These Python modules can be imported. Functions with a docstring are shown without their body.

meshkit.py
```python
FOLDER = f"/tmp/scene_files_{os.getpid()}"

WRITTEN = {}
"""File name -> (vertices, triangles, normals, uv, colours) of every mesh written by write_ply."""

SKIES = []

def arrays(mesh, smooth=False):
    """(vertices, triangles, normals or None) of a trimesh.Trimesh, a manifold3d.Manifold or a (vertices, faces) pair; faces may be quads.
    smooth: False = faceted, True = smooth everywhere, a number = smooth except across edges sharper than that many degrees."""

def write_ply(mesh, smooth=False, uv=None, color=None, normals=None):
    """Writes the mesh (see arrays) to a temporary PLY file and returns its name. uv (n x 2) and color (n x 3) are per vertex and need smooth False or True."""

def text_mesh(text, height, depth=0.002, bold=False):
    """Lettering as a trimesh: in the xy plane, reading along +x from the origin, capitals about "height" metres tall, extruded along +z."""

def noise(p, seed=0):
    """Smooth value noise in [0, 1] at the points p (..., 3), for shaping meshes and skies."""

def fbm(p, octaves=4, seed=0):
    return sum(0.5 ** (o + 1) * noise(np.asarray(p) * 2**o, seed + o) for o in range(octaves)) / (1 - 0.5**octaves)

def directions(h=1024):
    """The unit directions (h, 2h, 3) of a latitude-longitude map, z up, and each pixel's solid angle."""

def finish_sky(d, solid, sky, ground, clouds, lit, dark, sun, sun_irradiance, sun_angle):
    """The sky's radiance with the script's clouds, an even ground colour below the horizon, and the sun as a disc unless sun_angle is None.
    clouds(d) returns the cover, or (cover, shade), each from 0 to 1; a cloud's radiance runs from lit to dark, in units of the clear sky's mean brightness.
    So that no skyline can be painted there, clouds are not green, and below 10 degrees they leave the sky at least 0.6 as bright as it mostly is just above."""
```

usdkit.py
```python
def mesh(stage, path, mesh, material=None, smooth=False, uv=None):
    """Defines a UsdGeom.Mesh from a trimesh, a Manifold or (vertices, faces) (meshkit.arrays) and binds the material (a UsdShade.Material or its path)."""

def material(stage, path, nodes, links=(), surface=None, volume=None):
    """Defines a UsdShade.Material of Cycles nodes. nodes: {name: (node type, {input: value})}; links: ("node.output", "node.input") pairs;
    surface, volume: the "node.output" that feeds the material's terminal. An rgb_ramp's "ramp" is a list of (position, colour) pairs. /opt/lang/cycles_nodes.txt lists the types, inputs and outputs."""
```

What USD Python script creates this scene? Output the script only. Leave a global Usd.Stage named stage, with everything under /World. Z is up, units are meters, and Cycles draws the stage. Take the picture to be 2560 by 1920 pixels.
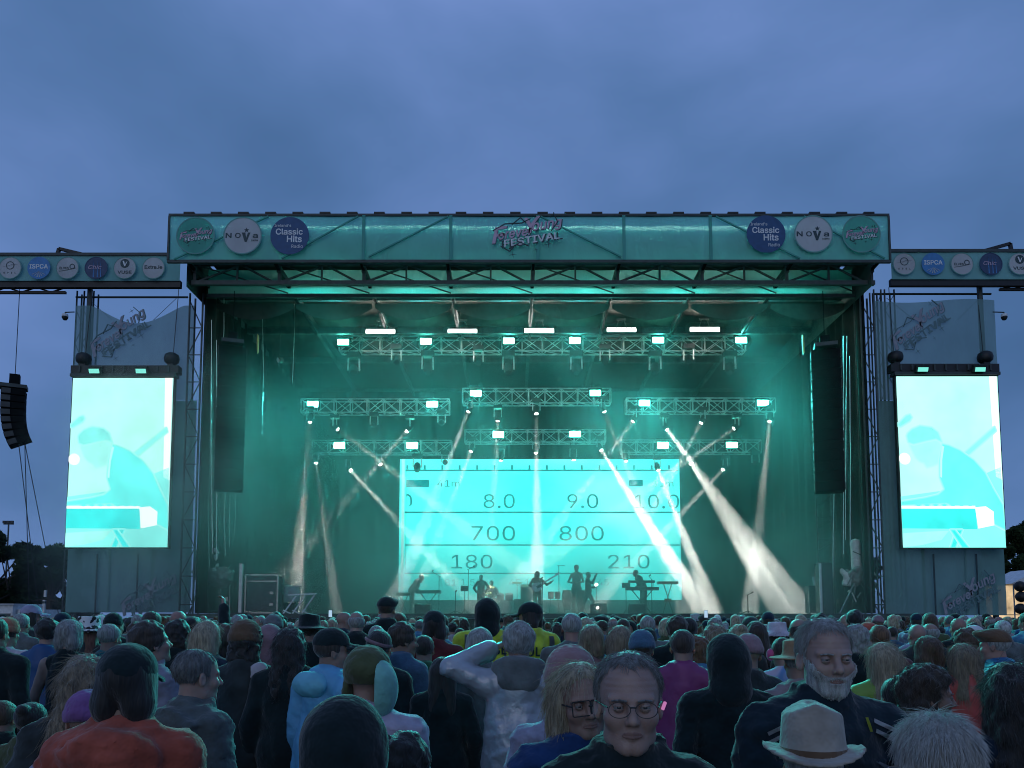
import math, random
import numpy as np
import trimesh, shapely, shapely.affinity, shapely.geometry as sg
import meshkit, usdkit
from pxr import Usd, UsdGeom, UsdLux, UsdShade, Sdf, Gf, Vt

stage = Usd.Stage.CreateInMemory()
UsdGeom.SetStageUpAxis(stage, 'Z'); UsdGeom.SetStageMetersPerUnit(stage, 1.0)
UsdGeom.Xform.Define(stage, '/World'); UsdGeom.Scope.Define(stage, '/World/Looks')
RNG = np.random.default_rng(7); random.seed(7)

# ------------------------------------------------------------------ camera, sky, sun, exposure
F, PX0, PY0, EYE = 1940.0, 1280.0, 1388.0, 1.72          # focal length and principal point in pixels of the 2560 x 1920 picture
PITCH = math.atan(0.081)
cam = UsdGeom.Camera.Define(stage, '/World/camera')
cam.CreateHorizontalApertureAttr(36.0); cam.CreateVerticalApertureAttr(27.0)
cam.CreateFocalLengthAttr(36.0 * F / 2560); cam.CreateVerticalApertureOffsetAttr((PY0 - 960) / 2560 * 36.0)
cam.AddTranslateOp().Set((0, 0, EYE)); cam.AddRotateXOp().Set(90 + math.degrees(PITCH))
cam.CreateClippingRangeAttr((0.05, 2000)); cam.CreateExposureAttr(0.2)

SUN_EL, SUN_ROT = 0.30, 3.4
dome = UsdLux.DomeLight.Define(stage, '/World/sky'); dome.CreateIntensityAttr(1.0)
skym = usdkit.material(stage, '/World/Looks/dusk_sky', {
    'tc': ('texture_coordinate', {}), 'map': ('mapping', {'scale': (1.0, 1.0, 1.9), 'location': (5.2, 2.2, 0.6)}),
    'n1': ('noise_texture', {'scale': 2.1, 'detail': 6.0, 'roughness': 0.46, 'distortion': 0.15}),
    'n2': ('noise_texture', {'scale': 0.9, 'detail': 2.0, 'roughness': 0.5}),
    'sky': ('sky_texture', {'sky_type': 'single_scattering', 'sun_disc': False, 'sun_elevation': SUN_EL, 'sun_rotation': SUN_ROT}),
    'add': ('math', {'math_type': 'multiply_add', 'value2': 0.55}), 'r2': ('math', {'math_type': 'multiply', 'value2': 0.45}),
    'ramp': ('rgb_ramp', {'ramp': [(0.37, (0.58, 1.34, 2.95)), (0.46, (0.86, 1.78, 3.9)), (0.54, (1.28, 2.28, 5.0)), (0.62, (1.8, 2.85, 6.1))]}),
    'mix': ('mix', {'fac': 0.985}), 'bg': ('background_shader', {'strength': 0.09})},
    [('tc.generated', 'map.vector'), ('map.vector', 'n1.vector'), ('map.vector', 'n2.vector'), ('n2.fac', 'r2.value1'), ('n1.fac', 'add.value1'), ('r2.value', 'add.value3'),
     ('add.value', 'ramp.fac'), ('sky.color', 'mix.color1'), ('ramp.color', 'mix.color2'), ('mix.color', 'bg.color')], surface='bg.background')
UsdShade.MaterialBindingAPI.Apply(dome.GetPrim()).Bind(skym)
sun = UsdLux.DistantLight.Define(stage, '/World/sun'); sun.CreateIntensityAttr(0.07); sun.CreateAngleAttr(50.0)
sun.CreateNormalizeAttr(True); sun.CreateColorAttr(Gf.Vec3f(1.0, 0.97, 0.92))
sun.AddRotateZOp().Set(-math.degrees(SUN_ROT)); sun.AddRotateXOp().Set(-(90 - math.degrees(SUN_EL)))

# ------------------------------------------------------------------ helpers
def P(px, py, Y):
    """The world point at distance Y from the camera's plane that stands at (px, py) in the photograph."""
    c, s = math.cos(PITCH), math.sin(PITCH)
    dx, dz = px - PX0, PY0 - py
    d = np.array([dx, F * c - dz * s, F * s + dz * c])
    return d * (Y / d[1]) + np.array([0, 0, EYE])
def X(px, Y, py=1400): return P(px, py, Y)[0]
def Z(py, Y): return P(PX0, py, Y)[2]

USED = {}
def path_of(name, parent=None):
    base = (str(parent.GetPath()) if parent is not None else '/World') + '/' + name
    n = USED.get(base, 0); USED[base] = n + 1
    return base if n == 0 else f'{base}_{n:03d}'
def tag(p, label=None, cat=None, group=None, kind=None):
    p = p.GetPrim() if hasattr(p, 'GetPrim') else p
    for k, v in (('label', label), ('category', cat), ('group', group), ('kind', kind)):
        if v: p.SetCustomDataByKey(k, v)
    return p
def thing(name, label, cat, loc=(0, 0, 0), rotz=0.0, group=None, scale=None, kind=None):
    x = UsdGeom.Xform.Define(stage, path_of(name)); x.AddTranslateOp().Set(Gf.Vec3d(*map(float, loc)))
    x.AddRotateZOp().Set(math.degrees(rotz))
    if scale is not None: x.AddScaleOp().Set(Gf.Vec3f(*([float(scale)] * 3 if np.ndim(scale) == 0 else map(float, scale))))
    return tag(x, label, cat, group, kind)
def obj(name, mesh, mat, parent=None, smooth=False, label=None):
    if isinstance(mesh, MB): mesh = mesh.get()
    m = usdkit.mesh(stage, path_of(name, parent), mesh, mat, smooth=smooth)
    if label: tag(m, label)
    return m.GetPrim()
def copy_of(src, loc, rotz=0.0, label=None, group=None, scale=1.0):
    was = src.GetCustomData()
    r = thing(src.GetName().rsplit('_', 1)[0] if src.GetName()[-3:].isdigit() else src.GetName(), label or was['label'], was['category'], loc, rotz, group or was.get('group'), scale)
    r.GetReferences().AddInternalReference(src.GetPath()); r.SetInstanceable(True)
    return r

def rot_to(d):
    """Rotation whose z axis points along d."""
    d = np.asarray(d, float); d = d / np.linalg.norm(d)
    a = np.array([0, 0, 1.0]) if abs(d[2]) < 0.95 else np.array([0, 1.0, 0])
    x = np.cross(a, d); x /= np.linalg.norm(x)
    return np.stack([x, np.cross(d, x), d], 1)
def rz(a): c, s = math.cos(a), math.sin(a); return np.array([[c, -s, 0], [s, c, 0], [0, 0, 1.0]])
def rx(a): c, s = math.cos(a), math.sin(a); return np.array([[1.0, 0, 0], [0, c, -s], [0, s, c]])
def ry(a): c, s = math.cos(a), math.sin(a); return np.array([[c, 0, s], [0, 1.0, 0], [-s, 0, c]])
BOXV = np.array([[x, y, z] for x in (-.5, .5) for y in (-.5, .5) for z in (-.5, .5)])
BOXF = np.array([[0, 1, 3], [0, 3, 2], [4, 6, 7], [4, 7, 5], [0, 4, 5], [0, 5, 1], [2, 3, 7], [2, 7, 6], [0, 2, 6], [0, 6, 4], [1, 5, 7], [1, 7, 3]])
class MB:
    """Collects triangles of one mesh."""
    def __init__(s): s.v, s.f, s.n = [], [], 0
    def add(s, v, f):
        v = np.asarray(v, float); f = np.asarray(f, int)
        if f.shape[1] == 4: f = np.vstack([f[:, [0, 1, 2]], f[:, [0, 2, 3]]])
        s.v.append(v); s.f.append(f + s.n); s.n += len(v); return s
    def tm(s, m, R=None, t=(0, 0, 0)):
        v = np.array(m.vertices)
        return s.add((v if R is None else v @ np.asarray(R).T) + np.asarray(t), m.faces)
    def box(s, c, size, R=None):
        v = BOXV * np.asarray(size, float)
        return s.add((v if R is None else v @ np.asarray(R).T) + np.asarray(c, float), BOXF)
    def bar(s, p, q, r, n=6, r2=None):
        p, q = np.asarray(p, float), np.asarray(q, float); R = rot_to(q - p); r2 = r if r2 is None else r2
        a = np.arange(n) / n * 2 * math.pi + (math.pi / 4 if n == 4 else 0)
        ring = np.stack([np.cos(a), np.sin(a), 0 * a], 1)
        v = np.vstack([p + (ring * r) @ R.T, q + (ring * r2) @ R.T, p[None], q[None]])
        i = np.arange(n); j = (i + 1) % n
        f = np.vstack([np.stack([i, j, j + n], 1), np.stack([i, j + n, i + n], 1), np.stack([j, i, i * 0 + 2 * n], 1), np.stack([i + n, j + n, i * 0 + 2 * n + 1], 1)])
        return s.add(v, f)
    def path(s, pts, r, n=6):
        for a, b in zip(pts[:-1], pts[1:]): s.bar(a, b, r, n)
        return s
    def lathe(s, prof, n=16, R=None, t=(0, 0, 0)):
        """prof: (radius, z) pairs."""
        prof = np.asarray(prof, float); a = np.arange(n) / n * 2 * math.pi
        v = np.stack([prof[:, :1] * np.cos(a), prof[:, :1] * np.sin(a), np.repeat(prof[:, 1:], n, 1)], -1).reshape(-1, 3)
        f = []
        for k in range(len(prof) - 1):
            i = np.arange(n); j = (i + 1) % n
            f += [np.stack([k * n + i, k * n + j, (k + 1) * n + j, (k + 1) * n + i], 1)]
        return s.add((v if R is None else v @ np.asarray(R).T) + np.asarray(t, float), np.vstack(f))
    def ball(s, c, r, k=2, R=None):
        m = trimesh.creation.icosphere(k, 1.0); v = m.vertices * np.asarray(r, float)
        return s.add((v if R is None else v @ np.asarray(R).T) + np.asarray(c, float), m.faces)
    def poly(s, pts, depth, R=None, t=(0, 0, 0)):
        g = pts if hasattr(pts, 'geom_type') else sg.Polygon(pts).buffer(0)
        for q in getattr(g, 'geoms', [g]):
            if q.area > 1e-9: s.tm(trimesh.creation.extrude_polygon(q, depth, engine='earcut'), R, t)
        return s
    def text(s, txt, h, depth=0.004, bold=False, R=None, t=(0, 0, 0), center=True, shear=0.0, stretch=1.0):
        m = meshkit.text_mesh(txt, h, depth, bold); v = np.array(m.vertices)
        v[:, 0] *= stretch; v[:, 0] += shear * v[:, 1]
        if center: v[:, 0] -= (v[:, 0].min() + v[:, 0].max()) / 2
        return s.add((v if R is None else v @ np.asarray(R).T) + np.asarray(t, float), m.faces)
    def sheet(s, grid):
        """grid (a, b, 3) of points."""
        a, b = grid.shape[:2]; i = np.arange(a * b).reshape(a, b)
        return s.add(grid.reshape(-1, 3), np.stack([i[:-1, :-1], i[1:, :-1], i[1:, 1:], i[:-1, 1:]], -1).reshape(-1, 4))
    def get(s): return np.vstack(s.v), np.vstack(s.f)
XZ = np.array([[1.0, 0, 0], [0, 0, -1], [0, 1, 0]])      # drawing plane xy -> upright xz, facing the camera (-y)

# ------------------------------------------------------------------ materials
def L(n): return '/World/Looks/' + n
def paint(name, col, rough=0.5, metal=0.0, var=0.15, scale=6.0, bump=0.0, bscale=60.0, spec=0.5, sheen=0.0):
    c = np.asarray(col, float)
    nodes = {'g': ('geometry', {}) if False else ('texture_coordinate', {}), 'n': ('noise_texture', {'scale': scale, 'detail': 4.0}),
             'r': ('rgb_ramp', {'ramp': [(0.3, c * (1 - var)), (0.7, np.minimum(c * (1 + var), 0.95))]}),
             'p': ('principled_bsdf', {'roughness': rough, 'metallic': metal, 'specular_ior_level': spec, 'sheen_weight': sheen})}
    links = [('g.object', 'n.vector'), ('n.fac', 'r.fac'), ('r.color', 'p.base_color')]
    if bump:
        nodes['b'] = ('noise_texture', {'scale': bscale, 'detail': 3.0}); nodes['bm'] = ('bump', {'strength': bump, 'distance': 0.02})
        links += [('g.object', 'b.vector'), ('b.fac', 'bm.height'), ('bm.normal', 'p.normal')]
    return usdkit.material(stage, L(name), nodes, links, surface='p.BSDF')
def emit(name, col, strength=1.0, var=0.0, scale=3.0):
    c = np.asarray(col, float)
    if not var: return usdkit.material(stage, L(name), {'e': ('emission', {'color': c, 'strength': strength})}, surface='e.emission')
    return usdkit.material(stage, L(name), {'g': ('geometry', {}), 'n': ('noise_texture', {'scale': scale, 'detail': 3.0}), 'r': ('rgb_ramp', {'ramp': [(0.3, c * (1 - var)), (0.7, c * (1 + var))]}),
                            'e': ('emission', {'strength': strength})}, [('g.position', 'n.vector'), ('n.fac', 'r.fac'), ('r.color', 'e.color')], surface='e.emission')
def fabric(name, col, trans=0.5, clear=0.0, scale=1.2, var=0.12, bump=0.25):
    """Thin banner cloth: some light passes through it; clear: share of open weave."""
    c = np.asarray(col, float)
    nodes = {'g': ('geometry', {}), 'm': ('mapping', {'scale': (1, 1, 0.5)}), 'n': ('noise_texture', {'scale': scale, 'detail': 4.0}), 'r': ('rgb_ramp', {'ramp': [(0.3, c * (1 - var)), (0.7, np.minimum(c * (1 + var), .95))]}),
             'b': ('noise_texture', {'scale': 2.2, 'detail': 3.0, 'distortion': 1.5}), 'bm': ('bump', {'strength': bump, 'distance': 0.15}),
             'd': ('diffuse_bsdf', {}), 't': ('translucent_bsdf', {}), 'mx': ('mix_closure', {'fac': trans})}
    links = [('g.position', 'm.vector'), ('m.vector', 'n.vector'), ('m.vector', 'b.vector'), ('b.fac', 'bm.height'), ('bm.normal', 'd.normal'), ('n.fac', 'r.fac'), ('r.color', 'd.color'), ('r.color', 't.color'), ('d.BSDF', 'mx.closure1'), ('t.BSDF', 'mx.closure2')]
    out = 'mx.closure'
    if clear:
        nodes['x'] = ('transparent_bsdf', {}); nodes['m2'] = ('mix_closure', {'fac': clear})
        links += [('mx.closure', 'm2.closure1'), ('x.BSDF', 'm2.closure2')]; out = 'm2.closure'
    return usdkit.material(stage, L(name), nodes, links, surface=out)
M = {}
M['truss'] = paint('aluminium_tube', (0.55, 0.57, 0.57), 0.4, 0.35, 0.1)
M['matt'] = paint('matt_black_cabinet', (0.008, 0.010, 0.011), 0.9, 0, .2, 6, 0, 60, .08)
M['steel'] = paint('dark_galvanised_steel', (0.05, 0.065, 0.065), 0.6, 0.3, 0.2)
M['black'] = paint('black_painted_metal', (0.010, 0.012, 0.014), 0.55, 0.0, 0.3)
M['drape'] = paint('black_stage_drape', (0.006, 0.007, 0.007), 0.9, 0.0, 0.3, 2.0, 0, 60, .2)
M['deck'] = paint('black_stage_deck', (0.035, 0.037, 0.037), 0.45, 0.0, 0.3, 3.0)
M['skirt'] = paint('dark_skirt_cloth', (0.03, 0.034, 0.034), 0.8, 0, 0.3)
M['grass'] = paint('trodden_grass', (0.035, 0.055, 0.025), 0.9, 0, 0.5, 1.2, 0.6, 30)
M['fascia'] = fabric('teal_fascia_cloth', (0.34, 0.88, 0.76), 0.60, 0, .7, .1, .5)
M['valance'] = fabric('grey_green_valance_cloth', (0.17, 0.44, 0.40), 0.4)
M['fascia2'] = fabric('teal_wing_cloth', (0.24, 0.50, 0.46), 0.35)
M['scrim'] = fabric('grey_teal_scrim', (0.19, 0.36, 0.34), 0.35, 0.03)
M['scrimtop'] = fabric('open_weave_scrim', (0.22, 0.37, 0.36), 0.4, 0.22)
M['roofcloth'] = fabric('grey_roof_membrane', (0.055, 0.06, 0.055), 0.1, 0, 1.0)
M['white'] = fabric('white_print', (0.62, 0.64, 0.66), 0.35)
M['bluep'] = paint('blue_print', (0.02, 0.075, 0.19), 0.6)
M['blue2'] = paint('mid_blue_print', (0.05, 0.20, 0.45), 0.6)
M['navyp'] = paint('navy_print', (0.03, 0.06, 0.13), 0.6)
M['tealp'] = fabric('bright_teal_print', (0.22, 0.66, 0.56), 0.6)
M['pink'] = paint('pink_print', (0.50, 0.36, 0.46), 0.6)
M['dark'] = paint('dark_print', (0.02, 0.05, 0.06), 0.6)
M['letter'] = paint('white_lettering', (0.65, 0.68, 0.70), 0.6)
# ------------------------------------------------------------------ setting: field, stage
DECK, YF = 1.86, 24.0
g = MB(); g.sheet(np.stack([*np.meshgrid(np.linspace(-150, 150, 61), np.linspace(-40, 240, 61), indexing='ij'), np.zeros((61, 61))], -1))
tag(obj('ground', g, M['grass']), kind='structure')

def sheet_between(x0, x1, z0, z1, Y, nx=40, nz=10, amp=0.03, seed=0, sag=None):
    """Hanging cloth facing -y, slightly billowing; sag(u) lowers its top edge."""
    u, w = np.meshgrid(np.linspace(0, 1, nx), np.linspace(0, 1, nz), indexing='ij')
    x = x0 + (x1 - x0) * u
    top = z1 - (sag(u) if sag else 0)
    z = z0 + (top - z0) * w
    y = Y + amp * (meshkit.fbm(np.stack([x * .9, z * .9, x * 0 + seed], -1), 3, seed) - .5) * 2
    return np.stack([x, y, z], -1)

st = thing('stage_platform', 'long black stage platform with dark skirt running behind the crowd', 'stage', (0, 0, 0))
obj('deck', MB().box((0.85, 31.6, DECK - 0.05), (24.6, 13.6, 0.1)), M['deck'], st)
obj('front_edge', MB().box((0.85, 24.78, DECK - 0.075), (24.6, 0.05, 0.15)), M['steel'], st)
for k in range(12):
    x = -11.4 + k * 2.05
    obj('skirt_panel', MB().sheet(sheet_between(x, x + 2.03, 0.02, DECK - 0.16, 24.82, 12, 4, 0.03, k)), M['skirt'], st)
for k in range(13):
    obj('deck_leg', MB().bar((-11.3 + k * 2.03, 25.4, 0), (-11.3 + k * 2.03, 25.4, DECK - .1), 0.05, 6), M['steel'], st)

# back and side drapes
bd = thing('back_drape', 'black drape hanging across the back of the stage behind the video wall', 'drape')
for k in range(8):
    x = -10.6 + k * 2.83
    u, w = np.meshgrid(np.linspace(0, 1, 40), np.linspace(0, 1, 4), indexing='ij')
    gx = x + 2.83 * u
    obj('drape_panel', MB().sheet(np.stack([gx, 37.9 + 0.09 * np.sin(gx * 9 + np.sin(gx * 3)), DECK + 0.02 + 11.4 * w], -1)), M['drape'], bd, smooth=True)
for side, x, lab in ((-1, -10.35, 'left'), (1, 11.75, 'right')):
    sd = thing('side_drape', f'tall black drape closing the {lab} side of the stage opening', 'drape')
    for k in range(5):
        y = 25.3 + k * 2.5
        u, w = np.meshgrid(np.linspace(0, 1, 30), np.linspace(0, 1, 4), indexing='ij')
        gy = y + 2.5 * u
        obj('drape_panel', MB().sheet(np.stack([x + 0.08 * np.sin(gy * 8 + np.sin(gy * 3)) + 0 * w, gy, DECK + 0.02 + 11.2 * w], -1)), M['drape'], sd, smooth=True)

M['strut'] = paint('grey_painted_strut', (0.06, 0.07, 0.07), 0.7)
# ---- canopy: front lattice girder, rafters, purlins, membrane
cp = thing('stage_canopy', 'wide stage roof with steel lattice front girder, rafters and grey membrane', 'stage roof')
zB, zT = Z(652, YF), Z(541, YF)              # fascia bottom, top
xL, xR = X(425, YF, 592), X(2220, YF, 592)
zc0, zc1 = Z(708, 24.6), Z(660, 24.6)
nodes = [X(p, 24.6, 682) for p in np.linspace(488, 2177, 17)]
tl, tr = nodes[0], nodes[-1]
obj('girder_chord', MB().box(((tl + tr) / 2, 24.6, zc0), (tr - tl + .2, 0.14, 0.14)), M['steel'], cp)
obj('girder_chord', MB().box(((tl + tr) / 2, 24.6, zc1), (tr - tl + .2, 0.12, 0.12)), M['steel'], cp)
obj('girder_chord', MB().box(((tl + tr) / 2, 25.5, zc0 - .05), (tr - tl + .2, 0.12, 0.12)), M['steel'], cp)
for k, x in enumerate(nodes):
    obj('girder_post', MB().bar((x, 24.6, zc0), (x, 24.6, zc1), 0.07 if k % 2 == 0 else 0.04, 4), M['steel'], cp)
for k in range(16):
    a, b = (zc0, zc1) if k % 2 == 0 else (zc1, zc0)
    obj('girder_brace', MB().bar((nodes[k], 24.66, a + .05), (nodes[k + 1], 24.66, b - .05), 0.04, 5), M['steel'], cp)
for k in range(0, 16, 2):
    obj('wind_brace', MB().bar((nodes[k], 24.5, zc1 - .05), (nodes[k + 2], 25.6, zc0 + .1), 0.025, 5), M['steel'], cp)
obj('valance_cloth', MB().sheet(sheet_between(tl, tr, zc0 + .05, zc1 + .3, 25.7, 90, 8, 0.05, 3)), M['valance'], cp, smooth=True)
def zroof(y): return 13.35 - (y - 25) * 0.028
u, w = np.meshgrid(np.linspace(0, 1, 97), np.linspace(0, 1, 40), indexing='ij')
mx, my = xL + .5 + (xR - xL - 1) * u, 27.2 + 10.9 * w
obj('membrane', MB().sheet(np.stack([mx, my, zroof(my) + 0.12 - 0.16 * np.abs(np.sin(u * 16 * math.pi / 2)) ** 2 * np.abs(np.sin(w * 5 * math.pi)) ** .7], -1)), M['roofcloth'], cp, smooth=True)
u2 = np.linspace(0, 1, 129)
for k in range(8):                              # scalloped edge cloths hanging from the front girder between the rafters
    a, b = nodes[2 * k], nodes[2 * k + 2]
    uu, ww = np.meshgrid(np.linspace(0, 1, 17), np.linspace(0, 1, 6), indexing='ij')
    gz = zc0 + .02 - (0.12 + 0.42 * np.sin(math.pi * uu) ** .8) * ww
    obj('scallop_cloth', MB().sheet(np.stack([a + .05 + (b - a - .1) * uu, 26.3 + 0.12 * ww, gz], -1)), M['roofcloth'], cp, smooth=True)
for k in range(0, 17, 2):
    x = nodes[k]; xe = 1.05 + (x - 1.05) * 1.0
    obj('rafter', MB().box(((x + xe) / 2, 31.0, zroof(31) - 0.28), (0.13, 13.0, 0.2), rx(-0.028)), M['steel'], cp)
    obj('rafter_strut', MB().bar((x, 24.05, zB - .02), (x, 29.4, zroof(29.4) - .5), 0.055, 4), M['matt'], cp)
for yy, r in ((26.6, .06), (29.4, .13), (32.6, .12), (36.6, .07)):
    for k in range(8):
        a, b = nodes[2 * k] + .08, nodes[2 * k + 2] - .08
        obj('purlin', MB().box(((a + b) / 2, yy, zroof(yy) - .36), (b - a, .1, 2 * r)), M['strut'], cp)
obj('roof_top', MB().box(((xL + xR) / 2, 31.2, 14.2), (xR - xL - .8, 13.6, 0.1)), M['roofcloth'], cp)
for s, x in ((-1, xL + .45), (1, xR - .45)):
    obj('side_cloth', MB().sheet(np.stack([np.full((20, 6), x), *np.meshgrid(np.linspace(24.3, 38, 20), np.linspace(12.4, 13.95, 6), indexing='ij')], -1)), M['skirt'], cp)
for s, px in ((-1, 470), (1, 2190)):
    x = X(px, 25.0, 1000)
    t = thing('stage_tower', f'dark lattice tower carrying the {"left" if s < 0 else "right"} end of the stage roof', 'tower')
    for dx in (-.22, .22):
        for dy in (0, .44):
            obj('tower_leg', MB().bar((x + dx, 25.4 + dy, 0), (x + dx, 25.4 + dy, zc0), .035, 6), M['steel'], t)
    for k in range(13):
        zz = .3 + k * .93; d = 1 if k % 2 else -1
        obj('tower_brace', MB().bar((x - .22 * d, 25.4, zz), (x + .22 * d, 25.4, zz + .93), .02, 5), M['steel'], t)
        obj('tower_rung', MB().bar((x - .22, 25.42, zz), (x + .22, 25.42, zz), .02, 5), M['steel'], t)

# ---- logos
def star(cx, cy, r, r2=None, n=5):
    r2 = r2 or r * .42
    return [(cx + (r if k % 2 == 0 else r2) * math.sin(k * math.pi / n), cy + (r if k % 2 == 0 else r2) * math.cos(k * math.pi / n)) for k in range(2 * n)]
def ring2(r, w, n=48):
    return sg.Point(0, 0).buffer(r, n // 4).difference(sg.Point(0, 0).buffer(r - w, n // 4))
def festival_logo(parent, c, w, ang=0.16, mats=None, y=0.0):
    """Brush lettering in two stepped words with a straight word under them; drawn 1 unit wide, then scaled to w."""
    R = XZ @ rz(ang); c = np.asarray(c, float); k = w
    m1, m2, m3 = mats or (M['pink'], M['dark'], M['letter'])
    sh, fr, fe, sk = MB(), MB(), MB(), MB()
    def put(mb, txt, h, x, yy, z, bold=True, shear=.28, st=1.0):
        mb.text(txt, h * k, 0.006, bold, R, c + R @ np.array([x * k, yy * k, z]), True, shear, st)
    put(fr, 'F', .235, -.41, -.075, .004, True, .35, 1.2); put(fr, 'orever', .135, -.165, -.03, .004, True, .3, .92)
    put(fr, 'Y', .235, .125, .0, .004, True, .35, 1.15); put(fr, 'oung', .145, .335, .03, .004, True, .3, .98)
    put(sh, 'F', .245, -.402, -.088, .0, True, .35, 1.2); put(sh, 'orever', .14, -.158, -.042, .0, True, .3, .92)
    put(sh, 'Y', .245, .133, -.012, .0, True, .35, 1.15); put(sh, 'oung', .15, .342, .018, .0, True, .3, .98)
    put(fe, 'FESTIVAL', .105, .06, -.16, .008, True, .12, 1.25); put(sh, 'FESTIVAL', .115, .065, -.175, .0, True, .12, 1.25)
    for pts in ([(-.5, .12), (-.3, .2), (-.05, .17), (.1, .22)], [(-.3, -.2), (-.12, -.13), (.0, -.2)], [(.38, -.02), (.5, .1), (.46, .26)], [(-.42, -.14), (-.3, -.24), (-.2, -.16)], [(-.2, .17), (-.05, .26), (.02, .16)]):
        sh.path([c + R @ np.array([a * k, b * k, .004]) for a, b in pts], .010 * k, 4)
    for a, b, r in ((-.26, -.3, .06), (.3, -.22, .07), (.4, .22, .05), (.1, -.28, .04)):
        sh.poly([(x * k, yv * k) for x, yv in star(a, b, r, r * .12, 4)], .006, R, c)
    for name, mb, m in (('logo_shadow', sh, m2), ('logo_script', fr, m1), ('logo_word', fe, m3)): obj(name, mb, m, parent)
def sub(parent, name, mb, m): return obj(name, mb, m, parent)
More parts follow.
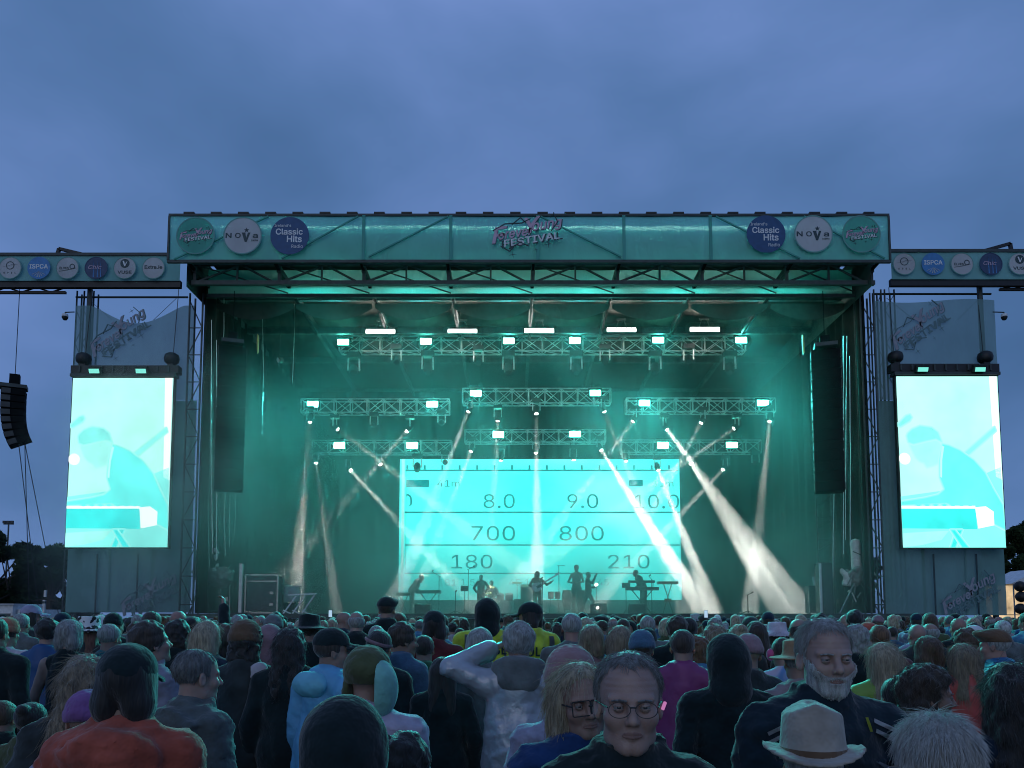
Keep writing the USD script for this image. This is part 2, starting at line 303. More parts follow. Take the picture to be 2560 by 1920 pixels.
def roundel(parent, x, y, z, r, kind):
    T = np.array([x, y, z]); D = {'h': M['white'], 'n': M['white'], 'c': M['bluep'], 'f': M['tealp'], 'o': M['white'], 'i': M['blue2'], 'e': M['white'], 'k': M['navyp'], 'v': M['white'], 'x': M['white']}[kind]
    d = obj('logo_disc', MB().poly(sg.Point(0, 0).buffer(r, 12), .012, XZ, T), D, parent)
    f = T + np.array([0, -.014, 0])
    def t(txt, h, px, pz, bold=False, st=1.0, shear=0): return MB().text(txt, h * r, .005, bold, XZ, f + np.array([px * r, 0, pz * r]), True, shear, st)
    if kind not in 'ci': sub(d, 'ring', MB().poly(ring2(r, .06 * r), .006, XZ, f), M['fascia2'] if kind != 'k' else M['navyp'])
    if kind == 'n':
        sub(d, 'lettering', t('N', .25, -.72, -.12, True, 1.45), M['dark']); sub(d, 'lettering', t('O', .25, -.24, -.12, True, 1.25), M['dark'])
        sub(d, 'lettering', MB().poly([(-.04 * r, .16 * r), (.14 * r, .16 * r), (.19 * r, -.12 * r), (.28 * r, .16 * r), (.40 * r, .16 * r), (.22 * r, -.34 * r), (.12 * r, -.34 * r)], .005, XZ, f), M['dark'])
        sub(d, 'lettering', t('a', .26, .66, -.12, True, 1.55), M['dark']); sub(d, 'star', MB().poly([(a * r, b * r) for a, b in star(.2, .29, .14)], .005, XZ, f), M['dark'])
        sub(d, 'lettering', t('100FM', .08, .62, -.30, True), M['dark'])
    elif kind == 'c':
        for txt, h, px, pz, b in (("Ireland's", .15, -.36, .46, False), ('Classic', .30, -.02, .06, True), ('Hits', .32, .25, -.34, True), ('Radio', .17, .40, -.66, False)):
            sub(d, 'lettering', t(txt, h, px, pz, b), M['letter'])
    elif kind == 'f':
        festival_logo(d, f, 1.55 * r, .12)
    elif kind == 'o':
        sub(d, 'emblem', MB().poly(sg.Point(0, 0).buffer(.36 * r, 10).difference(sg.Point(0, 0).buffer(.30 * r, 10)), .005, XZ, f + [0, 0, .22 * r]), M['dark'])
        sub(d, 'emblem', MB().poly([(-.62 * r, .14 * r), (.1 * r, .2 * r), (.02 * r, .27 * r), (.66 * r, .30 * r), (-.05 * r, .24 * r), (.03 * r, .17 * r)], .006, XZ, f + [0, -.004, 0]), M['dark'])
        for q, ch in enumerate('OPEL'): sub(d, 'lettering', t(ch, .15, -.48 + .32 * q, -.52), M['dark'])
    elif kind == 'i':
        sub(d, 'lettering', t('ISPCA', .38, 0, -.06, True), M['letter'])
        for q in range(6): sub(d, 'spoke', MB().poly([(.05 * r * math.cos(1), -.3 * r), ((q - 2.5) * .22 * r - .05 * r, -.9 * r + abs(q - 2.5) * .12 * r), ((q - 2.5) * .22 * r + .05 * r, -.9 * r + abs(q - 2.5) * .12 * r)], .004, XZ, f), M['white'])
    elif kind == 'e':
        sub(d, 'lettering', t('ELVES', .2, -.28, -.12, True), M['dark'])
        sub(d, 'emblem', MB().poly(sg.Point(.42 * r, .12 * r).buffer(.24 * r, 8).difference(sg.Point(.42 * r, .12 * r).buffer(.17 * r, 8)), .005, XZ, f), M['dark'])
        sub(d, 'emblem', MB().poly(sg.LineString([(-.7 * r, -.3 * r), (0, -.2 * r), (.7 * r, -.02 * r)]).buffer(.02 * r), .005, XZ, f), M['dark'])
    elif kind == 'k':
        sub(d, 'lettering', t('Chic', .34, -.1, -.1, False, 1.2, .3), M['pink'])
        for q in (-.25, .1, .38): sub(d, 'stripe', MB().poly([(q * r, -.85 * r), ((q + .1) * r, -.85 * r), ((q + .06) * r, -.3 * r), ((q + .02) * r, .7 * r)], .004, XZ, f), M['blue2'])
    elif kind == 'v':
        e = sub(d, 'emblem', MB().poly(sg.Point(0, .4 * r).buffer(.40 * r, 10), .005, XZ, f), M['dark'])
        sub(d, 'emblem_letter', MB().poly([(-.2 * r, .62 * r), (-.08 * r, .62 * r), (.02 * r, .28 * r), (.12 * r, .5 * r), (.22 * r, .6 * r), (.05 * r, .14 * r), (-.04 * r, .14 * r)], .005, XZ, f + [0, -.006, 0]), M['letter'])
        sub(d, 'lettering', t('VUSE', .26, 0, -.52, True, 1.3), M['dark'])
    elif kind == 'x':
        sub(d, 'lettering', t('Extra.ie', .30, 0, -.08, True, 1.1), M['dark'])

# ---- main fascia banner
fb = thing('fascia_banner', 'broad teal banner along the front of the stage roof with six round logos', 'banner')
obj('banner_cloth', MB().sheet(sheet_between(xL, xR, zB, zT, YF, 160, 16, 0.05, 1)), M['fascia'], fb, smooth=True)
for z, hh in ((zB - .03, .09), (zT + .035, .07)):
    obj('edge_bar', MB().box(((xL + xR) / 2, YF, z), (xR - xL + .1, .1, hh)), M['steel'], fb)
for x in (xL - .03, xR + .03): obj('edge_bar', MB().box((x, YF, (zB + zT) / 2), (.06, .1, zT - zB)), M['steel'], fb)
for k in range(26):
    obj('clamp', MB().box((xL + .6 + k * (xR - xL - 1.2) / 25, YF, zT + .095), (.34, .12, .06)), M['black'], fb)
sm = M['seam'] = fabric('darker_seam_cloth', (0.16, 0.52, 0.45), .4)  # darker strips: shade of the frame behind, laid on the cloth front
for px in (910, 1127, 1344, 1559, 1775):
    x = X(px, YF, 592); obj('seam', MB().box((x, YF - .075, (zB + zT) / 2), (.10, .02, zT - zB)), sm, fb)
for a, b in (((435, 648), (671, 541)), ((704, 646), (895, 541)), ((921, 642), (1121, 541)), ((1351, 541), (1553, 642)), ((1790, 541), (2000, 646)), ((2010, 541), (2212, 646))):
    obj('tension_rod', MB().bar(P(*a, YF - .085), P(*b, YF - .085), .033, 5), sm, fb)  # braces behind the cloth, their dark show-through drawn as bars in front
rr = 50 * YF / F
for px, kd in ((493, 'f'), (610, 'n'), (727, 'c'), (1912, 'c'), (2030, 'n'), (2149, 'f')):
    x, _, z = P(px, 594 if px < 1300 else 590, YF); roundel(fb, x, YF - .12, z, rr, kd)
festival_logo(fb, (X(1316, YF, 588), YF - .12, Z(588, YF)), 182 * YF / F * .93, .16)

M['pinkdim'] = paint('faded_pink_print', (0.26, 0.28, 0.34), .8); M['scrimline'] = paint('dark_teal_print', (0.11, 0.20, 0.22), .8)
M['floodglass'] = emit('flood_lamp_glass', (0.25, 0.95, 0.82), .8)  # emission stands in for teal light reflected in the glass
M['vid'] = {'bg': emit('screen_pale_teal', (.46, .98, .89), 1.1, .12, .7), 'hi': emit('screen_white', (.92, 1., .98), 1.15), 'mid': emit('screen_mid_teal', (.25, .96, .89), 1.05, .1, .6), 'face': emit('screen_face', (.36, .97, .89), 1.06, .1, 1.5),
            'suit': emit('screen_suit', (.14, .93, .88), 1.06, .16, .9), 'cap': emit('screen_cap', (.24, .95, .88), 1.02, .12, 2.), 'key': emit('screen_keyboard', (.05, .88, .85), 1.04, .14, 1.), 'warm': emit('screen_warm', (.86, .98, .92), 1.1)}
# ---- wings: banner, girder, tower, scrims, screens
YW = 25.6
def wing(s, lab):
    px0, px1 = (-70, 450) if s < 0 else (2228, 2640)
    yb, yt = (702, 640) if s < 0 else (698, 631)
    x0, x1 = X(px0, YW, 668), X(px1, YW, 668); z0, z1 = Z(yb, YW), Z(yt, YW)
    wb = thing('wing_banner', f'narrow teal banner with round sponsor logos on the {lab} wing', 'banner', group=None)
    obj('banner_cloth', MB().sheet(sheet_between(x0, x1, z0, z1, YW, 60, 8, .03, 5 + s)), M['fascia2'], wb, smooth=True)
    obj('edge_bar', MB().box(((x0 + x1) / 2, YW, z1 + .05), (x1 - x0, .1, .1)), M['steel'], wb)
    for q, kd in enumerate('oiekvx' if s < 0 else 'oiekv'):
        px = 30 + 71.4 * q if s < 0 else 2257 + 72 * q
        x, _, z = P(px, 673 if s < 0 else 663, YW); roundel(wb, x, YW - .09, z, 29.5 * YW / F, kd)
    gt = thing('wing_girder', f'dark steel girder carrying the {lab} wing banner', 'girder')
    obj('girder_chord', MB().box(((x0 + x1) / 2, YW + .13, z0 - .08), (x1 - x0, .16, .24)), M['black'], gt)
    a0, a1 = (X(-70, YW, 715), X(155, YW, 715)) if s < 0 else (X(2510, YW, 715), X(2640, YW, 715))
    zl = Z(724 if s < 0 else 716, YW)
    obj('girder_chord', MB().box(((a0 + a1) / 2, YW + .25, zl), (a1 - a0, .09, .08)), M['black'], gt)
    n = 6 if s < 0 else 4
    for k in range(n):
        xa, xb = a0 + (a1 - a0) * k / n, a0 + (a1 - a0) * (k + 1) / n
        obj('girder_brace', MB().bar((xa, YW + .25, zl if k % 2 else z0 - .1), (xb, YW + .25, z0 - .1 if k % 2 else zl), .035, 5), M['black'], gt)
    # raised outrigger on top of the girder
    pk = [(143, 639), (148, 622), (215, 638)] if s < 0 else [(2450, 630), (2525, 609), (2528, 628)]
    for a, b in zip(pk[:-1], pk[1:]): obj('outrigger_bar', MB().bar(P(*a, YW + .3), P(*b, YW + .3), .07, 4), M['black'], gt)
    tw = thing('screen_tower', f'pair of dark lattice masts holding the {lab} video screen', 'tower')
    for pa, pb in (((190, 208), (448, 466)) if s < 0 else ((2187, 2214), (2448, 2478))):
        xa, xb = X(pa, 26.2, 800), X(pb, 26.2, 800)
        for (q0, q1) in ((pa, pa + 18), (pb, pb + 24)):
            q0, q1 = X(q0, 26.2, 800), X(q1, 26.2, 800)
            for x in (q0, q1):
                for dy in (0, .3): obj('mast_leg', MB().bar((x, 26.2 + dy, 0), (x, 26.2 + dy, z0 - .1), .03, 5), M['steel'], tw)
            for k in range(22):
                zz = .2 + k * .58
                if zz > z0 - .8: break
                a, b = (q0, q1) if k % 2 else (q1, q0)
                obj('mast_brace', MB().bar((a, 26.2, zz), (b, 26.2, zz + .58), .014, 4), M['steel'], tw)
        break
    pp = X(220 if s < 0 else 2455, 26.0, 800)
    obj('mast_post', MB().bar((pp, 26.05, 0), (pp, 26.05, z0 - .1), .09, 8), M['steel'], tw)
    xa, xb = (X(190, 26.2, 740), X(470, 26.2, 740)) if s < 0 else (X(2187, 26.2, 740), X(2478, 26.2, 740))
    obj('cross_tube', MB().bar((xa, 26.2, Z(743 if s < 0 else 735, 26.2)), (xb, 26.2, Z(743 if s < 0 else 735, 26.2)), .035, 6), M['steel'], tw)
    for k, (q, w) in enumerate(((.1, .33), (.9, .7))):
        obj('guy_wire', MB().bar((xa + (xb - xa) * q, 26.2, Z(745, 26.2)), (xa + (xb - xa) * w, 26.2, Z(800, 26.2)), .008, 4), M['black'], tw)
    # upper scrim with sagging (left) or straight (right) top edge, and full-height scrim behind the screen
    ys = 25.75
    e0, e1 = (X(186, ys, 850), X(483, ys, 850)) if s < 0 else (X(2186, ys, 850), X(2490, ys, 850))
    zt, zm = (Z(764, ys), Z(1000, ys)) if s < 0 else (Z(752, ys), Z(1000, ys))
    us = thing('mesh_banner', f'grey mesh banner {"with sagging top edge " if s < 0 else "with straight top edge "}above the {lab} video screen', 'banner')
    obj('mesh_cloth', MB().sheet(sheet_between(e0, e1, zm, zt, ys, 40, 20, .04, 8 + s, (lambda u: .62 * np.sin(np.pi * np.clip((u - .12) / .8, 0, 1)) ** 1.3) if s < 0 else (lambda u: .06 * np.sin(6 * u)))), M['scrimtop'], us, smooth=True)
    lx, lz = (X(300, ys, 840), Z(840, ys)) if s < 0 else (X(2295, ys, 822), Z(822, ys))
    festival_logo(us, (lx, ys - .08, lz), 2.05, .62, (M['pinkdim'], M['scrimline'], M['scrimline']))
    ls = thing('mesh_banner', f'tall grey mesh banner beneath the {lab} video screen reaching the ground', 'banner')
    f0, f1 = (X(168, ys), X(478, ys)) if s < 0 else (X(2208, ys), X(2512, ys))
    zlow = Z(1531, ys) if s < 0 else Z(1538, ys)
    for a, b, dy in ((0, .345, .03), (.325, .695, .09), (.675, 1, .03)):
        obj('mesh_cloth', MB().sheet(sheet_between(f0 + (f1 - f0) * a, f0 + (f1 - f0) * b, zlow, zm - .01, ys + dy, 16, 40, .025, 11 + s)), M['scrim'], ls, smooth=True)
    for px in ((243, 345) if s < 0 else (2334, 2441)):
        obj('seam_strap', MB().box((X(px, ys - .06), ys - .06, (zlow + Z(1385, ys)) / 2), (.05, .02, Z(1385, ys) - zlow)), M['dark'], ls)
    lx, lz = (X(380, ys), Z(1492, ys)) if s < 0 else (X(2415, ys), Z(1490, ys))
    festival_logo(ls, (lx, ys - .1, lz), 1.9, .5, (M['pinkdim'], M['scrimline'], M['scrimline']))
    # the screen
    Ys = 25.3
    c0, c1 = (X(173, Ys, 1157), X(426, Ys, 1157)) if s < 0 else (X(2249, Ys, 1157), X(2504, Ys, 1157))
    q1, q0 = Z(945 if s < 0 else 941, Ys), Z(1368 if s < 0 else 1369, Ys)
    vs = thing('video_screen', f'tall bright video screen on the {lab} showing a keyboard player in a cap', 'screen')
    W, H = c1 - c0, q1 - q0
    obj('screen_cabinet', MB().box(((c0 + c1) / 2, Ys + .09, (q0 + q1) / 2), (W + .08, .14, H + .08)), M['black'], vs)
    def sq(pts, lvl): return MB().poly([((x - 445 + .042 * y) / 620 * W, (905 - y) / 1040 * H) for x, y in pts], .004, XZ, (c0, Ys - .004 * lvl, q0))
    E = M['vid']
    obj('picture', MB().poly([(0, 0), (W, 0), (W, H), (0, H)], .004, XZ, (c0, Ys, q0)), E['bg'], vs)
    bord = sg.box(446, -134, 1030, 904)
    full = sg.Polygon([(445, -135), (1065, -135), (1065 - 38, 905), (407, 905)])
    def img(name, pts, m, lvl, buf=0, soft=None):
        g = (sg.Polygon(pts).buffer(buf).buffer(-buf) if buf else sg.Polygon(pts)).buffer(0)
        n = 4 if soft else 0
        for k in range(n + 1):                       # the camera picture is out of focus: edges fade in steps
            gk = (g.buffer(13 * (1 - k / n) - 4) if soft else g).intersection(full)
            mk = m if k == n or not soft else FADE[soft][k]
            for q in getattr(gk, 'geoms', [gk]):
                if q.area > 4: obj(name, sq(list(q.exterior.coords), lvl + k * .22), mk, vs)
    img('picture_strip', [(1020, -135), (1065, -135), (1045, 500), (1005, 480)], E['hi'], 1)
    img('picture_shade', [(407, 600), (700, 560), (1040, 420), (1030, 905), (400, 905)], E['mid'], 1)
    img('pictured_stand', [(690, 370), (830, 330), (1025, 175), (1032, 200), (850, 350), (700, 400)], E['mid'], 1, 0, 'mid')
    img('pictured_face', [(490, 240), (500, 295), (512, 325), (528, 365), (552, 388), (575, 395), (592, 422), (622, 414), (660, 400), (690, 290), (640, 200)], E['face'], 2, 0, 'face')
    img('pictured_suit', [(698, 282), (735, 290), (800, 320), (880, 380), (940, 455), (985, 560), (1030, 650), (1034, 800), (850, 700), (690, 640), (415, 652), (415, 630), (560, 608), (645, 588), (686, 556), (664, 485), (672, 380)], E['suit'], 3, 8, 'suit')
    img('pictured_cap', [(484, 232), (492, 215), (520, 190), (570, 170), (640, 180), (676, 210), (694, 268), (660, 250), (600, 262), (520, 282), (490, 270)], E['cap'], 4, 6, 'cap')
    img('pictured_collar', [(692, 292), (674, 380), (666, 480), (676, 486), (686, 380), (706, 296)], E['bg'], 5, 0, None)
    img('pictured_keyboard', [(412, 672), (862, 672), (862, 795), (405, 790)], E['key'], 4)
    img('pictured_keys', [(412, 655), (862, 655), (862, 672), (412, 672)], E['hi'], 5)
    for k in range(7): img('pictured_finger', [(490 + 52 * k, 652), (520 + 52 * k, 642), (545 + 52 * k, 652), (520 + 52 * k, 658)], E['suit'], 6)
    img('pictured_case', [(860, 664), (925, 658), (970, 690), (966, 772), (868, 792)], E['hi'], 6)
    img('picture_shade', [(400, 820), (560, 810), (690, 805), (640, 860), (520, 890), (400, 905)], E['face'], 5)
    img('pictured_leg', [(735, 800), (770, 800), (720, 905), (690, 905)], E['key'], 6, 0, 'key')
    img('pictured_leg', [(700, 800), (725, 800), (800, 905), (760, 905)], E['key'], 7, 0, 'key')
    img('pictured_microphone', [(430, 165), (490, 108), (515, 100), (525, 118), (510, 140), (450, 175)], E['cap'], 2, 6, 'cap')
    img('pictured_lamp', list(sg.Point(460, 370).buffer(36, 6).exterior.coords), E['warm'], 3)
    # header with hoists and two flood lamps
    hd = thing('screen_header', f'dark lifting header with two hoist drums on top of the {lab} video screen', 'rigging')
    zh = q1 + .16
    obj('header_beam', MB().box(((c0 + c1) / 2, Ys + .2, zh + .16), (W + .25, .3, .26)), M['black'], hd)
    for k in range(9): obj('header_rib', MB().box((c0 + W * (k + .5) / 9, Ys + .03, zh + .16), (.05, .05, .2)), M['steel'], hd)
    obj('header_ledge', MB().box(((c0 + c1) / 2, Ys + .1, q1 + .09), (W + .15, .35, .1)), M['steel'], hd)
    for px in ((201, 423) if s < 0 else (2246, 2472)):
        x = X(px, Ys, 890); z = Z(893 if s < 0 else 889, Ys)
        h = obj('hoist_drum', MB().lathe([(0.01, -.19), (.15, -.17), (.23, -.1), (.25, .02), (.22, .14), (.13, .2), (.01, .22)], 14, None, (x, Ys + .2, z)), M['black'], hd, smooth=50)
        obj('hoist_bracket', MB().box((x, Ys + .2, (z - .15 + zh + .29) / 2), (.2, .2, z - .15 - zh - .29 if z - .15 > zh + .33 else .1)), M['black'], hd)
        obj('hoist_cable', MB().bar((x, Ys + .3, z + .2), (x + .02, Ys + .5, z0 - .2), .012, 4), M['black'], hd)
    for q, px in enumerate((245, 361) if s < 0 else (2298, 2440)):
        x = X(px, Ys, 938); z = q1 + .19
        fl = thing('flood_lamp', f'small flood lamp, {"inner" if (q == 1) == (s < 0) else "outer"} one on top of the {lab} video screen', 'lamp', (x, Ys - .22, z))
        obj('lamp_housing', MB().box((0, .05, .02), (.42, .14, .22), rx(.35)), M['black'], fl)
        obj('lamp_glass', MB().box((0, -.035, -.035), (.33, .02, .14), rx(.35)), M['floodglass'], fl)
        obj('lamp_bracket', MB().bar((-.17, .1, 0), (-.17, .2, -.12), .015).bar((.17, .1, 0), (.17, .2, -.12), .015), M['black'], fl)
        for kk in range(5): obj('cooling_fin', MB().box((-.15 + .075 * kk, .14, .04), (.012, .06, .16), rx(.35)), M['black'], fl)
VC = dict(bg=(.46, .98, .89), suit=(.14, .93, .88), cap=(.24, .95, .88), face=(.36, .97, .89), mid=(.25, .96, .89), key=(.05, .88, .85))
FADE = {k: [emit(f'screen_{k}_edge_{q}', np.array(VC['bg']) * (1 - (q + 1) / 5) + np.array(VC[k]) * (q + 1) / 5, 1.07) for q in range(4)] for k in VC if k != 'bg'}
wing(-1, 'left'); wing(1, 'right')
for pts, lab in (([(152, 781), (166, 788), (163, 795)], 'left'), ([(2490, 780), (2506, 782), (2510, 795)], 'right')):
    s_ = -1 if lab == 'left' else 1
    a = P(186 if s_ < 0 else 2482, 780, 25.6); b = P(163 if s_ < 0 else 2510, 781, 25.6)
    cc = thing('security_camera', f'small dome security camera on an arm beside the {lab} mesh banner', 'camera', b)
    obj('arm', MB().bar(a - b, (0, 0, 0), .02).bar((0, 0, 0), (0, 0, -.08), .02), M['steel'], cc)
    obj('camera_cap', MB().lathe([(.01, -.05), (.09, -.06), (.1, -.12), (.1, -.15)], 12), M['letter'], cc)
    obj('dome', MB().lathe([(.1, -.15), (.095, -.2), (.06, -.26), (.01, -.28)], 12), M['black'], cc, smooth=True)
# ------------------------------------------------------------------ video wall
YL = 36.0
vw = thing('video_wall', 'large turquoise video wall showing an old radio tuning dial behind the band', 'screen')
a, b = P(998, 1148, YL), P(1700, 1500, YL)
VX0, VX1, VZ1, VZ0 = X(998, YL, 1324), X(1701, YL, 1324), a[2], b[2]
obj('screen_cabinet', MB().box(((VX0 + VX1) / 2, YL + .12, (VZ0 + VZ1) / 2), (VX1 - VX0 + .1, .2, VZ1 - VZ0 + .1)), M['black'], vw)
M['led'] = usdkit.material(stage, L('led_turquoise'), {'g': ('geometry', {}), 'm': ('mapping', {'scale': (.16, .16, .2)}), 'n': ('noise_texture', {'scale': 1.0, 'detail': 2.0}),
    'r': ('rgb_ramp', {'ramp': [(.35, (.045, .84, .78)), (.5, (.10, .93, .86)), (.65, (.26, 1., .92))]}), 'e': ('emission', {'strength': 1.5})},
    [('g.position', 'm.vector'), ('m.vector', 'n.vector'), ('n.fac', 'r.fac'), ('r.color', 'e.color')], surface='e.emission')
M['ledline'] = emit('led_dark_mark', (.004, .30, .31), .85); M['ledmid'] = emit('led_mid_mark', (.04, .62, .60), .85); M['ledhi'] = emit('led_pale_strip', (.45, 1., .95), 1.0)
obj('picture', MB().box(((VX0 + VX1) / 2, YL, (VZ0 + VZ1) / 2), (VX1 - VX0, .02, VZ1 - VZ0)), M['led'], vw)
def mark(name, px0, py0, px1, py1, m, lvl=1):
    p, q = P(px0, py1, YL), P(px1, py0, YL)
    obj(name, MB().box(((p[0] + q[0]) / 2, YL - .012 - .004 * lvl, (p[2] + q[2]) / 2), (abs(q[0] - p[0]), .008, abs(q[2] - p[2]))), m, vw)
mark('pale_strip', 1001, 1148, 1012, 1500, M['ledhi']); mark('dial_line', 1013, 1148, 1017, 1434, M['ledline'])
mark('dial_line', 1014, 1174, 1696, 1178, M['ledline'])
for k in range(16): mark('tick', 1016 + k * 43.6, 1163, 1021 + k * 43.6, 1173.5, M['ledline'])
for y0, y1 in ((1279, 1283), (1361, 1364.5), (1432, 1435)): mark('dial_line', 1012, y0, 1700, y1, M['ledline'], 2)
mark('dial_block', 1016, 1200, 1073, 1218, M['ledline']); mark('dial_block', 1572, 1200, 1607, 1216, M['ledline'])
def numeral(txt, px, pyb, hpx, m, stretch=1.15, clip=None):
    h = hpx * YL / F; x, _, z = P(px, pyb, YL)
    mb = MB().text(txt, h, .006, False, XZ, (x, YL - .024, z), True, 0, stretch)
    v, f = mb.get(); keep = np.ones(len(f), bool)
    if clip: keep = (v[f][:, :, 0].min(1) > VX0 + .3) & (v[f][:, :, 0].max(1) < VX1)
    obj('numeral', (v, f[keep]), m, vw)
numeral('41m', 1121, 1217, 17, M['ledline'], 1.2); numeral('31m', 1657, 1217, 16, M['ledline'], 1.2)
numeral('8.0', 1248, 1270, 35, M['ledline']); numeral('9.0', 1457, 1270, 35, M['ledline']); numeral('10.0', 1642, 1271, 35, M['ledline'], 1.15, True); numeral('0', 1017, 1270, 35, M['ledline'], 1.1, True)
numeral('700', 1233, 1351, 36, M['ledline'], 1.25); numeral('800', 1454, 1351, 36, M['ledline'], 1.25)
numeral('180', 1180, 1421, 34, M['ledline'], 1.25); numeral('210', 1572, 1421, 34, M['ledline'], 1.25)
numeral('181 1 51', 1150, 1464, 16, M['ledmid']); numeral('45 1 4', 1310, 1464, 16, M['ledmid']); numeral('145', 1500, 1464, 16, M['ledmid'])

# ------------------------------------------------------------------ lighting trusses
def lighting_truss(px0, px1, y0, y1, Y, bays, label):
    x0, x1 = X(px0, Y, y0), X(px1, Y, y0); z1, z0 = Z(y0, Y), Z(y1, Y); d = .45
    t = thing('lighting_truss', label, 'truss')
    for z in (z0, z1):
        for y in (Y, Y + d): obj('truss_chord', MB().bar((x0, y, z), (x1, y, z), .03, 8), M['truss'], t, smooth=40)
    w = (x1 - x0) / bays
    for k in range(bays + 1):
        x = x0 + k * w
        obj('truss_post', MB().bar((x, Y, z0), (x, Y, z1), .026 if k % 2 else .034, 6), M['truss'], t)
        obj('truss_rung', MB().bar((x, Y, z1), (x, Y + d, z1), .018, 5).bar((x, Y, z0), (x, Y + d, z0), .018, 5).bar((x, Y + d, z0), (x, Y + d, z1), .018, 5), M['truss'], t)
    for k in range(bays):
        xa, xb = x0 + k * w, x0 + (k + 1) * w
        obj('truss_brace', MB().bar((xa, Y, z0), (xb, Y, z1), .016, 5), M['truss'], t)
        obj('truss_brace', MB().bar((xa, Y + .02, z1), (xb, Y + .02, z0), .016, 5), M['truss'], t)
        obj('truss_brace', MB().bar((xa, Y + d, z1 if k % 2 else z0), (xb, Y + d, z0 if k % 2 else z1), .016, 5).bar((xa, Y, z0), (xb, Y + d, z0), .014, 5), M['truss'], t)
    for q in (.12, .88):
        x = x0 + (x1 - x0) * q
        obj('hanging_cable', MB().bar((x, Y + d / 2, z1), (x, Y + d / 2, zroof(Y) - .4), .012, 4), M['black'], t)
        obj('hoist', MB().box((x, Y + d / 2, z1 + .16), (.16, .2, .26)), M['black'], t)
T = [(849, 1863, 840, 877, 30.0, 20, 'uppermost and longest aluminium lighting truss under the stage roof'),
     (753, 1123, 997, 1031, 32.0, 9, 'aluminium lighting truss on the left of the middle row'),
     (1157, 1527, 971, 1007, 32.5, 9, 'aluminium lighting truss in the centre just below the white bar lamps'),
     (1566, 1938, 995, 1029, 32.0, 9, 'aluminium lighting truss on the right of the middle row'),
     (781, 1129, 1101, 1132, 34.6, 9, 'aluminium lighting truss left of the video wall, lowest on that side'),
     (1162, 1514, 1074, 1105, 34.8, 9, 'aluminium lighting truss right above the top edge of the video wall'),
     (1554, 1903, 1100, 1131, 34.6, 9, 'aluminium lighting truss on the right, lowest on that side')]
for t in T: lighting_truss(*t)

M['blind'] = emit('green_white_lamp_face', (.13, 1.0, .72), 70.0)
M['bar'] = emit('warm_white_lamp_row', (1., .87, .81), 115.0)
M['lensw'] = emit('white_lens', (1., .97, .92), 12.0)
M['lensoff'] = paint('dark_lens', (.10, .12, .12), .08, .4)
WASH = 800.0
def blinder(px, py, Y, label):
    x, y, z = P(px, py, Y); w, h = 27 * Y / F, 14.5 * Y / F
    t = thing('panel_lamp', label, 'lamp', (x, Y - .22, z))
    obj('housing', MB().box((0, .09, 0), (w + .06, .16, h + .06)), M['black'], t)
    f = obj('lamp_face', MB().box((0, 0, 0), (w, .02, h)), M['blind'], t)
    for s in (-1, 1): obj('yoke_arm', MB().box((s * (w / 2 + .05), .1, .04), (.02, .05, h + .16)), M['black'], t)
    obj('clamp', MB().box((0, .12, h / 2 + .1), (w + .12, .05, .03)), M['black'], t)
    l = UsdLux.SphereLight.Define(stage, str(t.GetPath()) + '/wash'); l.CreateRadiusAttr(.12); l.CreateIntensityAttr(WASH * (1.0 if Y < 31 else .45 if Y < 34 else .12)); l.CreateNormalizeAttr(True); l.CreateColorAttr(Gf.Vec3f(.05, .97, .92))
    sh = UsdLux.ShapingAPI.Apply(l.GetPrim()); sh.CreateShapingConeAngleAttr(36.0); sh.CreateShapingConeSoftnessAttr(.8)
    l.AddTranslateOp().Set((0, -.16, 0)); l.AddRotateXOp().Set(-68)
row = {0: 'uppermost truss', 1: 'left truss of the middle row', 2: 'centre truss of the middle row', 3: 'right truss of the middle row', 4: 'lowest left truss', 5: 'truss above the video wall', 6: 'lowest right truss'}
BL = {0: [(861, 860), (1066, 858), (1272, 857), (1436, 856), (1643, 855), (1849, 855)], 1: [(785, 1014), (1082, 1014)], 2: [(1190, 987), (1487, 986)], 3: [(1609, 1011), (1903, 1011)],
      4: [(851, 1116), (1032, 1116)], 5: [(1246, 1089), (1437, 1088)], 6: [(1655, 1116), (1826, 1115)]}
ordn = ['first', 'second', 'third', 'fourth', 'fifth', 'sixth']
for k, pts in BL.items():
    for q, (px, py) in enumerate(pts):
        lab = f'glowing panel lamp, {ordn[q]} from left on the uppermost truss' if k == 0 else f'glowing panel lamp, {"left" if q == 0 else "right"} one on the {row[k]}'
        blinder(px, py, T[k][4], lab)
for q, (px, py) in enumerate(((951, 829), (1156, 828), (1348, 827), (1554, 825), (1762, 824))):
    Y = 28.7; x, y, z = P(px, py, Y); w = 74 * Y / F
    t = thing('bar_lamp', f'white glowing bar lamp hung from the roof, {ordn[q]} of five from the left', 'lamp', (x, Y, z))
    obj('housing', MB().box((0, .06, .03), (w + .05, .12, .16)), M['black'], t)
    for k in range(12): obj('lamp_cell', MB().box((-w / 2 + w * (k + .5) / 12, -.012, 0), (w / 12 - .012, .02, .14)), M['bar'], t)
    for s in (-1, 1): obj('hanger', MB().bar((s * .2, .06, .1), (s * .1, .06, .42), .012, 5), M['steel'], t)
    obj('hanging_cable', MB().bar((0, .06, .42), (0, .06, zroof(Y) - .35 - z), .01, 4), M['black'], t)
    obj('clamp', MB().box((0, .06, .44), (.34, .07, .07)), M['steel'], t)

